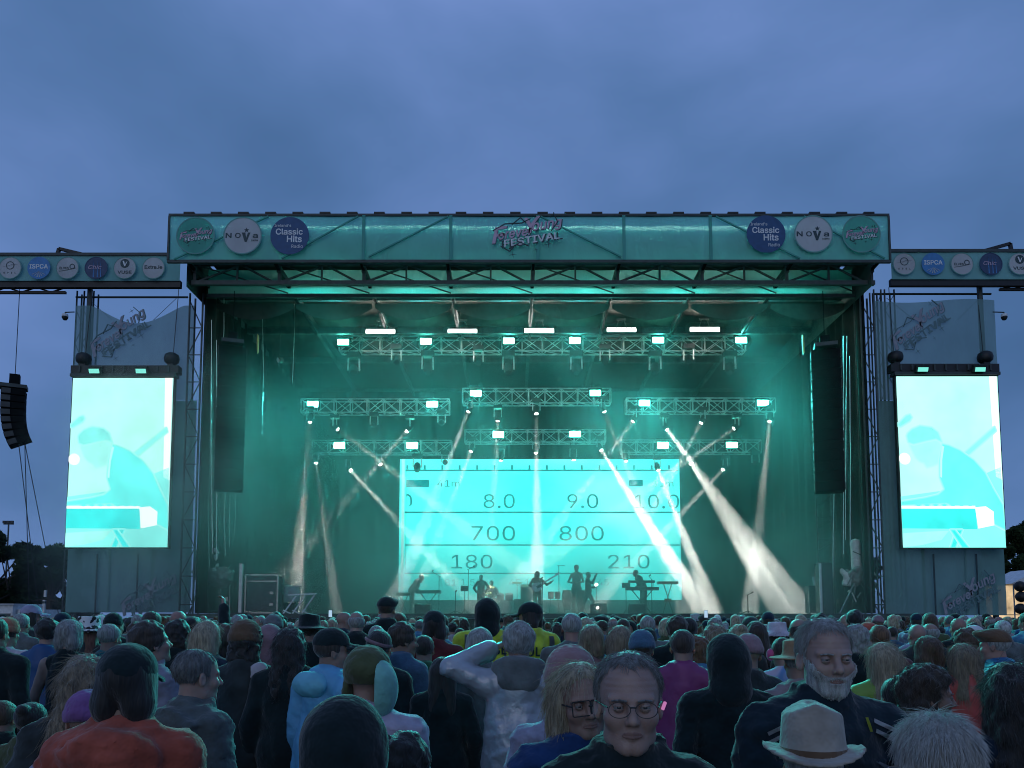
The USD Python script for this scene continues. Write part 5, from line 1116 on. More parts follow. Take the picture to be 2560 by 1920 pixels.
t = thing('storage_bin', 'white plastic tub behind the striped barrier at the left of the stage', 'bin', on(727, 27.2)); obj('tub', MB().lathe([(.3, .42), (.34, .5), (.36, .95), (.34, .98), (.001, .98)], 18, None, (0, 0, -.0)), M['white'], t, smooth=50); obj('tub_stand', MB().box((0, 0, .2), (.5, .5, .4)), M['black'], t); obj('tub_rim', MB().lathe([(.36, .93), (.385, .94), (.385, .98), (.36, .99)], 18), M['white'], t)
t = thing('barrier', 'leaning frame of pale slats in front of the white tub', 'barrier', on(745, 25.6))
for q in range(3):
    obj('slat', MB().bar((-.45 + .3 * q, 0, 0), (-.05 + .3 * q, .1, .62), .03, 4), M['letter'], t); obj('slat', MB().bar((-.45 + .3 * q, 0, .12), (-.2 + .3 * q, .02, -.0), .025, 4), M['letter'], t)
obj('rail', MB().bar((-.3, .05, .62), (.62, .05, .66), .03, 4), M['letter'], t)
def crumple(c, r, seed, h=.05):
    def fn(p):
        q = (p - c) / r; n = meshkit.fbm(p * 3.2 + seed, 3, seed); ridge = np.abs(meshkit.fbm(p * 4.1 + seed * 2, 2, seed + 3) - .5)
        return (np.linalg.norm(q, axis=1) - 1) * min(r) + (n - .5) * .35 - ridge * .4 + .06
    return surface(fn, np.asarray(c) - np.asarray(r) * 1.5, np.asarray(c) + np.asarray(r) * 1.5, h)
o = on(540, 26.6); t = thing('covered_drum_kit', 'spare drum kit under a crumpled grey sheet at the far left of the stage', 'covered drum kit', o)
obj('sheet', crumple(np.array([.1, 0, 1.25]), np.array([.6, .35, .34]), 1), M['tarp'], t); obj('sheet', crumple(np.array([-.55, .1, 1.75]), np.array([.26, .2, .62]), 2), M['tarp'], t)
obj('cloth_tip', crumple(np.array([.05, -.1, 1.95]), np.array([.12, .1, .42]), 4), M['skinw'], t)
for a, b in (((-.5, 0, 1.2), (-.75, -.2, 0)), ((-.3, 0, 1.1), (-.1, -.2, 0)), ((.2, 0, 1.1), (.2, -.1, 0)), ((.45, .1, 1.1), (.6, -.2, 0)), ((-.3, -.2, .1), (.6, -.2, .1)), ((.0, .1, 1.2), (.55, 0, 1.7))):
    obj('stand_tube', MB().bar(a, b, .024, 6), M['chrome'], t)
for c in ((.2, -.08, .75), (-.3, -.05, .8), (.45, -.1, .5)): obj('stand_clamp', MB().box(c, (.1, .08, .14)), M['chrome'], t)
o = on(2140, 26.2); t = thing('covered_rig', 'equipment wrapped in crumpled pale cloth on a tripod at the right edge of the stage', 'covered equipment', o)
obj('cloth_wrap', crumple(np.array([.05, 0, 1.35]), np.array([.36, .22, .40]), 7), M['tarp'], t); obj('cloth_wrap', crumple(np.array([-.32, 0, 1.2]), np.array([.2, .15, .3]), 9), M['skinw'], t); obj('cloth_wrap', crumple(np.array([.42, .05, 1.0]), np.array([.2, .14, .3]), 10), M['tarp'], t); obj('dark_case', crumple(np.array([.62, .1, 1.55]), np.array([.3, .22, .36]), 11), M['black'], t)
obj('pale_tube', MB().lathe([(.001, 2.55), (.13, 2.5), (.16, 2.4), (.16, 1.6), (.14, 1.5), (.001, 1.5)], 14), M['skinw'], t, smooth=50); obj('tube_strap', MB().bar((-.16, -.15, 2.1), (.16, -.15, 1.95), .02, 4), M['black'], t)
for k, (dx, dy) in enumerate(((-.75, -.3), (.62, -.3), (.05, .6))): obj('tripod_leg', MB().bar((0, 0, 1.2), (dx, dy, .01), .025, 6), M['chrome'], t)
for k in range(9):
    a = np.array([RNG.uniform(-.45, .5), RNG.uniform(-.3, 0), RNG.uniform(.7, 1.7)]); obj('hanging_strap', MB().bar(a, a + [RNG.uniform(-.2, .2), 0, RNG.uniform(-.35, -.1)], .022, 4), M['skinw' if k % 2 else 'tarp'], t)
t = thing('speaker_cabinet', 'tall black loudspeaker with a teal lit edge at the right of the stage', 'loudspeaker', on(2064, 25.8)); hp = Z(1408, 25.8) - DECK
obj('cabinet', MB().box((.02, .25, hp / 2), (.40, .5, hp)), M['black'], t); obj('corner_profile', MB().box((-.20, -.02, hp / 2), (.07, .05, hp)), M['truss'], t); obj('grille', MB().box((.04, -.012, hp / 2), (.3, .02, hp * .92)), M['steel'], t)
t = thing('flight_case', 'small dark flight case with metal corners left of the tall black loudspeaker', 'flight case', on(2030, 26.8)); obj('case_panel', MB().box((0, 0, .46), (.42, .4, .85)), M['black'], t)
for s in (-1, 1): obj('edge_profile', MB().box((s * .21, -.2, .46), (.035, .035, .9)), M['chrome'], t)
obj('case_lid', MB().box((0, 0, .93), (.43, .41, .07)), M['steel'], t)
t = thing('cup', 'pale drinking cup left standing on the small dark flight case', 'cup', on(2034, 26.75) + [0, 0, .965]); obj('cup_body', MB().lathe([(.04, 0), (.07, .3), (.001, .3)], 12), M['letter'], t); obj('cup_rim', MB().lathe([(.07, .29), (.078, .3), (.07, .31)], 12), M['white'], t)

# ---- loudspeaker arrays
def array(label, px, y0, y1, Y, n, w, yaw, curve=0.0, top=None, grp=None):
    x = X(px, Y, y0); z1, z0 = Z(y0, Y), Z(y1, Y); t = thing('line_array', label, 'loudspeaker', (x, Y, z1), yaw); h = (z1 - z0) / n
    p = np.array([0, 0.0, -h / 2]); a = 0.0
    for k in range(n):
        R = rx(a); c = obj('speaker_box', MB().poly([(-.34, -h / 2 + .008), (.34, -h / 2 + .02), (.34, h / 2 - .02), (-.34, h / 2 - .008)], w, np.array([[0, 0, 1.], [1, 0, 0], [0, 1, 0]]), (0, 0, 0)).get(), M['matt'], t) if False else None
        v, f = MB().poly([(-.34, -h / 2 + .006), (.34, -h / 2 + .02), (.34, h / 2 - .02), (-.34, h / 2 - .006)], w, np.array([[0, 0, 1.], [1, 0, 0], [0, 1, 0]]), (-w / 2, 0, 0)).get()
        b = obj('speaker_box', (v @ R.T + p, f), M['matt'], t)
        gv, gf = MB().box((0, -.345, 0), (w - .06, .012, h - .05)).get(); obj('grille', (gv @ R.T + p, gf), M['matt'], b)
        for s in (-1, 1): sv, sf = MB().box((s * (w / 2 + .012), -.2, 0), (.024, .26, h * .72)).get(); obj('side_bracket', (sv @ R.T + p, sf), M['bracket'], b)
        p = p + R @ np.array([0, 0, -h / 2]); a += curve * (k / n); p = p + rx(a) @ np.array([0, 0, -h / 2])
    obj('fly_frame', MB().box((0, -.1, .1), (w * .8, .95, .12)), M['steel'], t); obj('hoist', MB().box((0, 0, .34), (.3, .3, .36)), M['matt'], t); obj('hoist_cable', MB().bar((0, 0, .5), (0, 0, (top or zc0) - z1), .012, 5), M['matt'], t)
    return t
array('tall black loudspeaker array hanging inside the right of the stage', 2062, 880, 1232, 25.2, 14, .88, -.30)
array('tall black loudspeaker array hanging inside the left of the stage', 582, 872, 1228, 25.2, 14, .86, .34)
dl = array('curved black loudspeaker array hanging from the left wing girder', 36, 975, 1112, 25.8, 8, .62, -1.1, .17, Z(712, 25.8))
for a, b in (((47, 1112), (80, 1388)), ((62, 1108), (70, 1400)), ((62, 1108), (114, 1372))):
    t = thing('guy_rope', f'dark rope under the curved loudspeaker array, {"middle" if b[0] == 80 else "steepest" if b[0] == 70 else "most slanted"} of three', 'rope'); q = P(*b, 27.0); p = P(*a, 25.8); e = p + (q - p) * ((p[2] - .1) / (p[2] - q[2]))
    obj('rope', MB().bar(p, e, .014, 5), M['black'], t); obj('peg', MB().bar(e, e - [0, 0, .2], .03, 5), M['steel'], t); obj('shackle', MB().box(p, (.06, .06, .1)), M['steel'], t)
t = thing('cable_ladder', 'narrow lattice mast under the right loudspeaker array', 'mast', on(2065, 26.6)); hh = Z(1238, 26.6) - DECK
for dx in (-.27, .27): obj('mast_leg', MB().bar((dx, 0, 0), (dx, 0, hh), .025, 5), M['steel'], t)
for k in range(10): obj('rung', MB().bar((-.27, 0, .2 + k * hh / 10.5), (.27, 0, .2 + (k + (.8 if k % 2 else 0)) * hh / 10.5), .016, 4), M['steel'], t)
cabs = [(529, 800, 1385, 25.3), (541, 850, 1400, 25.4), (520, 1220, 1420, 26), (563, 1232, 1390, 26.4), (575, 1240, 1370, 26.6), (588, 1235, 1350, 26.8), (656, 780, 1085, 28), (2108, 840, 1385, 25.6), (2124, 890, 1365, 25.6), (2117, 840, 1350, 25.8), (2085, 1235, 1445, 26.2), (735, 700, 960, 28), (560, 740, 900, 26.5)]
for k, (px, y0, y1, Y) in enumerate(cabs):
    a, b = P(px, y0, Y), P(px + RNG.uniform(-5, 5), y1, Y); mid = (a + b) / 2 + [RNG.uniform(-.05, .05), 0, 0]
    obj_ = obj('hanging_cable', MB().path([a, mid, b], .013, 4), M['truss']); sd_ = sorted(c[0] for c in cabs if (c[0] < 1000) == (px < 1000)); tag(obj_, f'thin hanging cable, {"first second third fourth fifth sixth seventh eighth ninth".split()[sd_.index(px)]} from left inside the dark {"left" if px < 1000 else "right"} stage side', 'cable', f'cables hanging at the {"left" if px < 1000 else "right"} side of the stage')
t = thing('small_lamp', 'small white lamp hanging alone in the dark upper left of the stage', 'lamp', P(699, 900, 28)); obj('can', MB().lathe([(.001, -.14), (.09, -.12), (.12, .1), (.11, .1), (.1, .0)], 12, rot_to((-.5, -.7, -.3))), M['black'], t); obj('lens', MB().lathe([(.001, .06), (.1, .06)], 12, rot_to((-.5, -.7, -.3))), M['letter'], t); obj('hanger', MB().bar((0, 0, .1), (0, 0, 3.2), .012, 4), M['black'], t)
for px, py, lab in ((643, 860, 'left'), (2005, 862, 'right')):
    o_ = obj('yellow_strap', MB().poly([(0, .35), (.06, .3), (.07, -.3), (.02, -.36), (.0, 0)], .05, XZ, P(px, py, 26.5)), paint('amber_strap_' + lab, (.45, .32, .08), .6)); tag(o_, f'small amber strap hanging high up inside the {lab} of the stage', 'strap')

# ------------------------------------------------------------------ trees, mast, stall, cabin
M['leaf'] = usdkit.material(stage, L('dark_leaves'), {'o': ('geometry', {}), 'n': ('noise_texture', {'scale': .9, 'detail': 2.0}), 'r': ('rgb_ramp', {'ramp': [(.35, (.018, .035, .018)), (.65, (.045, .075, .035))]}), 'd': ('diffuse_bsdf', {}), 't': ('translucent_bsdf', {}), 'm': ('mix_closure', {'fac': .3})},
    [('o.position', 'n.vector'), ('n.fac', 'r.fac'), ('r.color', 'd.color'), ('r.color', 't.color'), ('d.BSDF', 'm.closure1'), ('t.BSDF', 'm.closure2')], surface='m.closure')
M['bark'] = paint('bark', (.05, .04, .03), .9)
def tree(label, px, top, Y, spread, seed, grp=None):
    rng = np.random.default_rng(seed); x = X(px, Y); H = Z(top, Y); t = thing('broadleaf_tree', label, 'tree', (x, Y, 0), 0, grp)
    tr = MB().bar((0, 0, 0), (0, 0, H * .5), .3, 9, .17)
    cl = []
    for k in range(16):
        a, e = rng.uniform(0, 6.28), rng.uniform(.0, 1); r = spread * math.sqrt(rng.uniform(.05, 1)) * (1 - .55 * e ** 2); c = np.array([r * math.cos(a), r * math.sin(a), H * (.15 + .73 * e)])
        tr.bar((0, 0, H * rng.uniform(.2, .48)), c, .09, 6, .03); cl.append((c, spread * rng.uniform(.20, .38) * (1.15 - .45 * e)))
    cl.append((np.array([0, 0, H * .86]), spread * .2))
    obj('trunk', tr, M['bark'], t)
    n = 9000; q = rng.integers(0, len(cl), n); d = rng.normal(size=(n, 3)); d /= np.linalg.norm(d, axis=1)[:, None]; rad = rng.uniform(.35, 1.08, n) ** .6
    cc = np.array([c for c, _ in cl])[q] + d * (np.array([r for _, r in cl])[q] * rad)[:, None] * [1, 1, .85]
    sz = rng.uniform(.18, .38, n); a = rng.normal(size=(n, 3)); a /= np.linalg.norm(a, axis=1)[:, None]; b = np.cross(a, rng.normal(size=(n, 3))); b /= np.linalg.norm(b, axis=1)[:, None]
    v = np.stack([cc - a * sz[:, None], cc + b * sz[:, None] * .5, cc + a * sz[:, None], cc - b * sz[:, None] * .5], 1).reshape(-1, 3); i = np.arange(n) * 4
    obj('crown', (v, np.stack([i, i + 1, i + 2, i + 3], 1)), M['leaf'], t)
tree('tall dark tree cut by the left edge of the picture', -15, 1308, 58, 3.4, 1); tree('dark tree rising between the left loudspeaker ropes and the picture edge', 36, 1345, 64, 2.6, 2); tree('dark rounded tree just left of the left video screen', 128, 1345, 60, 2.4, 3)
tree('lower dark tree behind the ropes left of the left screen', 85, 1432, 70, 2.6, 4); tree('tall dark tree beside the right video screen', 2545, 1296, 60, 3.6, 5); tree('dark tree cut by the right edge of the picture', 2605, 1280, 66, 4.5, 6)
tree('dark tree low behind the bottom corner of the left screen', 186, 1405, 74, 3.2, 7)
t = thing('floodlight_mast', 'thin floodlight mast above the trees at the far left', 'mast', (X(17, 85), 85, 0)); hm_ = Z(1310, 85); obj('mast_pole', MB().bar((0, 0, 0), (0, 0, hm_), .12, 7, .08), M['steel'], t); obj('lamp_bar', MB().box((0, 0, hm_), (1.1, .12, .14)), M['steel'], t)
for s in (-1, 0, 1): obj('flood_head', MB().box((s * .42, -.1, hm_ + .2), (.3, .2, .28)), M['black'], t)
o = P(22, 1545, 40); t = thing('site_cabin', 'white cabin roof just above the heads at the far left', 'cabin', (o[0], 40, 0)); hz = Z(1514, 40)
obj('cabin_wall', MB().box((0, 0, hz / 2), (1.9, 2.4, hz)), M['letter'], t); obj('cabin_roof', MB().box((0, 0, hz + .04), (2.1, 2.6, .08)), M['white'], t); obj('cabin_door', MB().box((.5, -1.21, 1.0), (.7, .04, 1.9)), M['casegrey'], t); obj('cabin_side', MB().box((1.45, .2, hz / 2 - .1), (.9, 2.2, hz - .2)), M['pale'] if 'pale' in M else M['letter'], t)
t = thing('marker_post', 'pale marker post standing in front of the trees left of the left screen', 'post', (X(116, 34), 34, 0)); obj('post', MB().box((0, 0, Z(1500, 34) / 2), (.1, .1, Z(1500, 34))), M['letter'], t); obj('post_top', MB().box((.03, 0, Z(1484, 34)), (.09, .09, .3)), M['letter'], t); obj('post_band', MB().box((.0, 0, Z(1506, 34)), (.11, .11, .1)), M['dark'], t)
M['warmwall'] = emit('lit_canvas', (1.0, .72, .42), .55, .5, 1.5)  # lamp light on the stall wall is put into the canvas as glow
o = P(2548, 1545, 42); t = thing('food_stall', 'lit cream canvas stall at the right edge beyond the right screen', 'stall', (o[0] + .5, 42, 0)); zt = Z(1462, 42)
obj('back_canvas', MB().box((0, 1.2, zt / 2), (3.0, .05, zt)), M['warmwall'], t); obj('roof_canvas', MB().poly([(-1.7, 0), (1.7, 0), (0, .8)], 2.6, XZ, (0, 1.3, zt)), M['letter'], t)
for x in (-1.5, 1.5): obj('stall_pole', MB().bar((x, -1.2, 0), (x, -1.2, zt), .04, 6), M['truss'], t)
for k in range(3): obj('shelf', MB().box((0, .9, .9 + .5 * k), (2.6, .4, .04)), M['wood'], t)
for k, (px, py) in enumerate(((2550, 1466), (2553, 1492), (2551, 1522))):
    tag(obj('balloon', MB().ball(P(px, py, 40.4), .28, 2), M['black'], None, smooth=True), f'black round balloon before the lit stall, {("topmost", "middle", "lowest")[k]} of three', 'balloon')
# ------------------------------------------------------------------ the crowd: people one can tell apart
NAMED = []
def who(label, px, top, Y, **kw):
    NAMED.append((px, top, Y)); kw.setdefault('seed', len(NAMED))
    near = Y < 4.6
    kw.setdefault('res', .013 if near else .019); kw.setdefault('hres', .0058 if Y < 3.4 else .0095)
    return person(label, px, top, Y, **kw)
def on_back(t, pts2, sgn=-1, off=.004):
    """Lays points (x, z) of a drawing on the outer surface of the garment, at the back (sgn -1) or the front (+1)."""
    p = np.column_stack([pts2[:, 0], np.full(len(pts2), sgn * .42), pts2[:, 1]]); out = p.copy(); live = np.ones(len(p), bool)
    for k in range(60):
        d = t['top'](p); hit = live & (d < .003); out[hit] = p[hit]; live &= ~hit
        if not live.any(): break
        p[live, 1] -= sgn * np.clip(d[live] * .7, .002, .05)
    out[live] = p[live]; out[:, 1] += sgn * off; return out
def laid(t, name, mesh2, mat, sgn=-1, off=.005, parent=None):
    v, f = mesh2; v = np.asarray(v); f = np.asarray(f)
    tm = trimesh.Trimesh(np.column_stack([v[:, 0], v[:, 1], 0 * v[:, 0]]), f, process=False)
    for _ in range(3):
        if tm.edges_unique_length.max() > .03: tm = tm.subdivide_to_size(.03)
    q = on_back(t, np.array(tm.vertices)[:, :2], sgn, off)
    return obj(name, (q, np.vstack([tm.faces, tm.faces[:, ::-1]])), mat, t['t'], smooth=False)
def flat2(mb): v, f = mb.get(); return v[:, [0, 1]], f
PI = math.pi

# nearest figures
a = who('big man in brick red hooded jacket and black cap seen from behind, lower left', 334, 1618, 2.5, kind='hoodie', col='brick', hair='bob', hc='black', hat='cap', hatc='black', broad=1.12, face=.1, skin=2)
a = who('woman with loose blond wavy hair half hidden by the man in brick red', 226, 1634, 3.1, col='charcoal', hair='longwavy', hc='fair', fem=1, face=.5, tilt=.12, ns=1500, sl=.09)
a = who('short person in purple knitted hat beside the man in brick red', 237, 1727, 2.95, kind='shirt', col='lilac', hair=None, hat='beanie', hatc='purple', face=.3)
def boa(p): return np.linalg.norm((p - [-.02, -.02, 1.45]) / np.array([.17, .15, .075]), axis=1) * .075 - .075 + (meshkit.fbm(p * 34, 2, 3) - .5) * .05
obj('feather_boa', surface(boa, (-.3, -.3, 1.3), (.3, .3, 1.6), .012), cloth(C['lilac']), a['t'], smooth=True)
a = who('grey haired person in a slate grey hooded top, head turned right', 505, 1615, 3.25, kind='hoodie', col=(.085, .105, .11), hair='grey_short', hc='salt', face=-.55, turn=-.3, ns=1200, sl=.035, skin=1, thin=1)
a = who('dark haired man in a lilac grey hoodie looking down right', 388, 1551, 4.4, kind='hoodie', col=(.17, .18, .24), hair='messy', hc='dark', face=-.5, turn=-.3, nod=-.25)
a = who('woman with blond grey bob and black vest top, bare shoulders', 185, 1547, 6.1, kind='tank', col='black', hair='bob', hc='grey', fem=1, ns=500, sl=.05, skin=1)
a = who('person with dark bushy hair in a royal blue jacket, left', 130, 1547, 6.7, kind='jacket', col='blue', hair='messy', hc='black', cmat='nylon')
a = who('person in a black jacket cut by the left edge', -2, 1540, 5.6, col='black', hair='short', hc='dark', broad=1.15)
a = who('person in an orange patterned headscarf and pale lilac shirt, far left', 30, 1546, 7.0, kind='tee', col=(.42, .40, .46), hair='short', hat='beanie', hatc=(cloth((.32, .14, .09))), broad=1.2)
a = who('grey haired head behind the orange headscarf at the far left', 62, 1532, 9.0, col='grey', hair='short', hc='grey')
a = who('tall person in a pale lilac baseball cap, far left', 88, 1514, 10.0, col='charcoal', hair='bob', hc='dark', hat='cap', hatc='lilac', face=-.9)
a = who('grey haired man in a dark teal shirt below the left screen', 283, 1557, 6.5, kind='tee', col='teal', hair='short', hc='grey', broad=1.12, face=-.2, ns=300, sl=.03)
COW = usdkit.material(stage, L('cow_print'), {'t': ('texture_coordinate', {}), 'n': ('noise_texture', {'scale': 22.0, 'detail': 1.0}), 'r': ('rgb_ramp', {'interpolate': False, 'ramp': [(0, (.6, .62, .64)), (.53, (.015, .015, .02))]}), 'p': ('principled_bsdf', {'roughness': .8})}, [('t.object', 'n.vector'), ('n.fac', 'r.fac'), ('r.color', 'p.base_color')], surface='p.BSDF')
a = who('person in a black and white cow print bucket hat', 232, 1544, 7.6, col='charcoal', hair='long', hc='red', fem=1, hat='bucket', hatc=COW)
a = who('person in a round black knitted hat left of the cow print hat\'s right neighbour', 291, 1533, 9.0, col='black', hair=None, hat='beanie', hatc='black') if False else who('round black knitted hat just above the man in the dark teal shirt', 291, 1533, 9.0, col='black', hair=None, hat='beanie', hatc='black')
a = who('person in a white knitted hat right of the cow print hat', 261, 1540, 10.0, col='grey', hair='short', hat='beanie', hatc='white')
a = who('dark haired tall man above the lilac grey hoodie', 386, 1526, 7.6, col='navy', hair='short', hc='dark')
a = who('bald reddish head below the inner edge of the left drape', 452, 1527, 8.0, col='black', hair=None, skin=3)
a = who('person in black with bushy black hair below the left tower', 452, 1551, 6.4, col='black', hair='curly', hc='black')
a = who('dark haired person raising one arm below the covered drum kit', 487, 1540, 8.0, col='black', hair='bob', hc='black', armR='up')
a = who('woman with long straight blond hair left of the dark haired pair', 527, 1550, 5.6, col='navy', hair='long', hc='blond', fem=1, face=-.3, ns=900, sl=.08)
a = who('woman with long dark brown hair beside the long blond hair, left', 574, 1557, 5.9, col='charcoal', hair='longwavy', hc='brown', fem=1)
a = who('person in a brown knitted hat over dark curls with a pale scarf', 621, 1557, 4.9, col='charcoal', hair='curly', hc='black', hat='beanie', hatc='brown')
def scarf(p): return np.maximum(rc(p, (.13, -.10, 1.47), (.20, -.10, 1.12), .055, .07), -9) + (meshkit.fbm(p * 26, 2, 2) - .5) * .03
obj('scarf', surface(scarf, (.0, -.25, .95), (.35, .1, 1.6), .016), cloth((.42, .40, .46)), a['t'], smooth=True)
a = who('woman in black with long thick dark hair left of the blue poncho', 733, 1566, 4.8, col='black', hair='longwavy', hc='black', fem=1, ns=700, sl=.07)
a = who('person with a pinkish fur hood between brown hat and long dark hair', 682, 1563, 6.1, col='brown', hair=None, hat='hood', hatc='rose')
a = who('person in a grey knitted hat behind the brown knitted hat', 689, 1538, 8.2, col='charcoal', hair='short', hat='beanie', hatc='grey')
a = who('person in a black brimmed hat left of the man in flat cap', 778, 1539, 6.8, col='black', hair='short', hat='straw', hatc='black')
a = who('man in black cap and bright blue rain poncho looking right', 838, 1570, 4.3, kind='poncho', col=(.11, .34, .56), hair='short', hat='cap', hatc='black', face=-.75, turn=-.5, cmat='nylon', skin=2, broad=1.3)
def phood(p): return el(p, (-.02, -.125, 1.445), (.15, .07, .08)) + (meshkit.fbm(p * 16, 2, 2) - .5) * .02
obj('poncho_hood', surface(phood, (-.25, -.3, 1.3), (.25, .05, 1.65), .014), cloth((.14, .42, .54), 'nylon'), a['t'], smooth=True)
a = who('person in a fur trimmed ear flap hat and pale lilac checked jacket', 925, 1624, 3.1, kind='jacket', col=(.36, .35, .47), hair=None, hat='earflap', hatc='olive', broad=1.18, face=-.05)
flap = lambda p: np.maximum(el(p, (.055, -.05, 1.60), (.09, .09, .13)), .06 - p[:, 0])
obj('hat_panel', surface(flap, (.0, -.2, 1.4), (.25, .15, 1.8), .01), cloth((.15, .38, .35)), a['t'], smooth=True)
for z in (1.40, 1.24, 1.05): laid(a, 'check_line', flat2(MB().box((0, z, 0), (.42, .012, .01))), M['dark'])
for x in (-.15, .0, .15): laid(a, 'check_line', flat2(MB().box((x, 1.20, 0), (.010, .44, .01))), M['dark'], -1, .007)
a = who('hooded black figure nearest the camera, bottom left of centre', 874, 1750, 2.05, col='black', hair=None, hat='hood', hatc='black', headscale=1.18, broad=1.05)
a = who('round dark curly head at the bottom beside the hooded black figure', 1016, 1832, 2.5, col='black', hair='curly', hc='black')
a = who('tall man in a flat cap and black coat standing above the crowd', 970, 1491, 8.6, col='black', hair='short', hc='dark', hat='flatcap', hatc='black', broad=1.15, face=-.25)
a = who('person in a faded denim jacket with dark hair, face turned right', 1012, 1556, 5.5, kind='jacket', col='denim', hair='messy', hc='dark', face=-.6, turn=-.5, skin=2)
a = who('dark head with a pink headband below the man in the flat cap', 952, 1571, 5.1, col='black', hair='short', hc='black', face=-.2)
hb = MB().lathe([(.093, -.012), (.099, 0), (.093, .012)], 28, ry(.35) @ np.diag([1., 1.22, 1.]), (0, -.016, .05)); obj('headband', a['hd'](hb.get()), cloth(C['rose']), a['t'], smooth=True)
a = who('person in a dark red jacket and black cap left of the security guards', 1088, 1529, 6.6, kind='jacket', col='maroon', hair='bob', hc='black', hat='cap', hatc='black', broad=1.1)
def guard(label, px, top, Y, face, **kw):
    t = who(label, px, top, Y, kind='hivis', col=(.40, .50, .05), face=face, legs='black', broad=1.28, res=.016, **kw)
    laid(t, 'lettering', flat2(MB().text('PULSE', .075, .004, True, None, (0, 1.30, 0), True, 0, 1.1)), M['dark'], -1, .008)
    laid(t, 'lettering', flat2(MB().text('SECURITY', .06, .004, True, None, (0, 1.16, 0), True, 0, .95)), M['dark'], -1, .008)
    for x in (-.17, .17): laid(t, 'reflective_strip', flat2(MB().box((x, 1.22, 0), (.055, .50, .01))), cloth((.16, .17, .18)), -1, .006)
    laid(t, 'reflective_strip', flat2(MB().box((0, 1.02, 0), (.46, .055, .01))), cloth((.16, .17, .18)), -1, .007)
    for s in (-1, 1):
        J = t['J']; n = 'R' if s > 0 else 'L'
        obj('sleeve', surface(lambda p: sm(rc(p, J['sh' + n] + (J['el' + n] - J['sh' + n]) * .62, J['el' + n], .080, .082), rc(p, J['el' + n], J['wr' + n], .082, .062), .02), *bounds(J, .14, ('el', 'wr', 'sh')), .022), cloth(C['black']), t['t'], smooth=True)
    return t
guard('security guard in yellow vest with black hood, left of the two', 1218, 1498, 7.3, .08, hair=None, hat='hood', hatc='black')
guard('security guard in yellow lettered vest with black peaked cap, right of the two', 1322, 1508, 7.4, .42, hair='bob', hc='black', hat='cap', hatc='black', turn=.7)
a = who('woman in a silver coat, left elbow raised, grey hood down', 1297, 1556, 4.5, kind='coat', col='silver', cmat='shiny', hair='messy', hc='grey', fem=1, armL='wave', armR='down', ns=700, sl=.035, hem=.62, broad=1.12)
def ghood(p): return sm(np.hypot(np.hypot(p[:, 0] / 1.2, p[:, 1] + .03) - .098, (p[:, 2] - 1.478 + .3 * p[:, 1]) * .75) - .042, el(p, (0, -.12, 1.425), (.125, .05, .075)), .05) + (meshkit.fbm(p * 14, 2, 9) - .5) * .012
obj('knitted_hood', surface(ghood, (-.25, -.3, 1.3), (.25, .2, 1.62), .014), cloth(C['grey']), a['t'], smooth=True)
a = who('grey haired head just behind the raised silver sleeve', 1200, 1567, 5.3, col='grey', hair='bob', hc='grey', fem=1)
a = who('person in dusky pink knitted hat and lilac jacket behind the glasses woman', 1426, 1627, 2.85, kind='jacket', col=(.27, .28, .40), hair='bob', hc='dark', hat='beanie', hatc=(cloth((.24, .15, .16))), face=-.25)
# the two faces in the middle
a = who('woman with long pale hair and dark glasses facing the camera', 1452, 1652, 2.4, kind='jacket', col=(.012, .04, .13), hair='long', hc='blond', fem=1, face=PI + .18, tilt=.10, hres=.0042, ns=2600, sl=.09, old=1)
eyes(a); brows(a, 'dark'); lips(a, 0, 1, 1)
for s in (-1, 1):
    g = sg.box(-.026, -.020, .026, .019).buffer(.006); g = g.difference(sg.box(-.024, -.018, .024, .017).buffer(.005))
    obj('glasses_rim', a['hd'](MB().poly(g, .005, XZ @ np.diag([1, 1, -1]), (s * .032, .1085, -.002)).get()), M['black'], a['t'])
    obj('glasses_arm', a['hd'](MB().bar((s * .062, .107, .006), (s * .083, -.01, .008), .003, 5).get()), M['black'], a['t'])
obj('glasses_bridge', a['hd'](MB().bar((-.008, .112, .004), (.008, .112, .004), .003, 5).get()), M['black'], a['t'])
a = who('man with receding dark hair and dark jacket staring into the camera', 1568, 1618, 1.85, kind='jacket', col='black', hair='receding', hc='salt', face=PI - .06, hres=.0036, old=1, ns=3200, sl=.03, skin=1, res=.012)
eyes(a, .6); brows(a, 'salt'); lips(a, 0, 1, 0)
for s in (-1, 1):
    g = sg.Point(0, 0).buffer(.024, 10); g = shapely.affinity.scale(g, 1.12, .82); g = g.difference(shapely.affinity.scale(g, .93, .92))
    obj('glasses_rim', a['hd'](MB().poly(g, .003, XZ @ np.diag([1, 1, -1]), (s * .032, .1085, -.002)).get()), M['black'], a['t']); obj('glasses_arm', a['hd'](MB().bar((s * .060, .107, .004), (s * .083, -.01, .008), .0018, 5).get()), M['black'], a['t'])
obj('glasses_bridge', a['hd'](MB().bar((-.007, .111, .004), (.007, .111, .004), .002, 5).get()), M['black'], a['t'])
a['ear'] = obj('earpiece', a['hd'](MB().bar((-.090, .004, .006), (-.082, .014, -.010), .0045, 7).get()), emit('pink_earpiece', (.62, .22, .52), .7), a['t'])
a = who('person in a fuchsia jacket with short dark hair right of the staring man', 1703, 1571, 5.1, kind='jacket', col='fuchsia', hair='short', hc='dark', face=-.35, cmat='nylon', hem=.6, broad=1.1)
a = who('black hooded figure with an orange patch left of the bearded man', 1811, 1588, 3.8, col='black', hair=None, hat='hood', hatc='black', broad=1.15, res=.014, hres=.0075)
laid(a, 'orange_patch', flat2(MB().box((.175, 1.17, 0), (.06, .035, .01))), cloth(C['orange']), -1, .012); laid(a, 'patch_tail', flat2(MB().box((.22, 1.155, 0), (.035, .014, .01))), cloth(C['orange']), -1, .014)
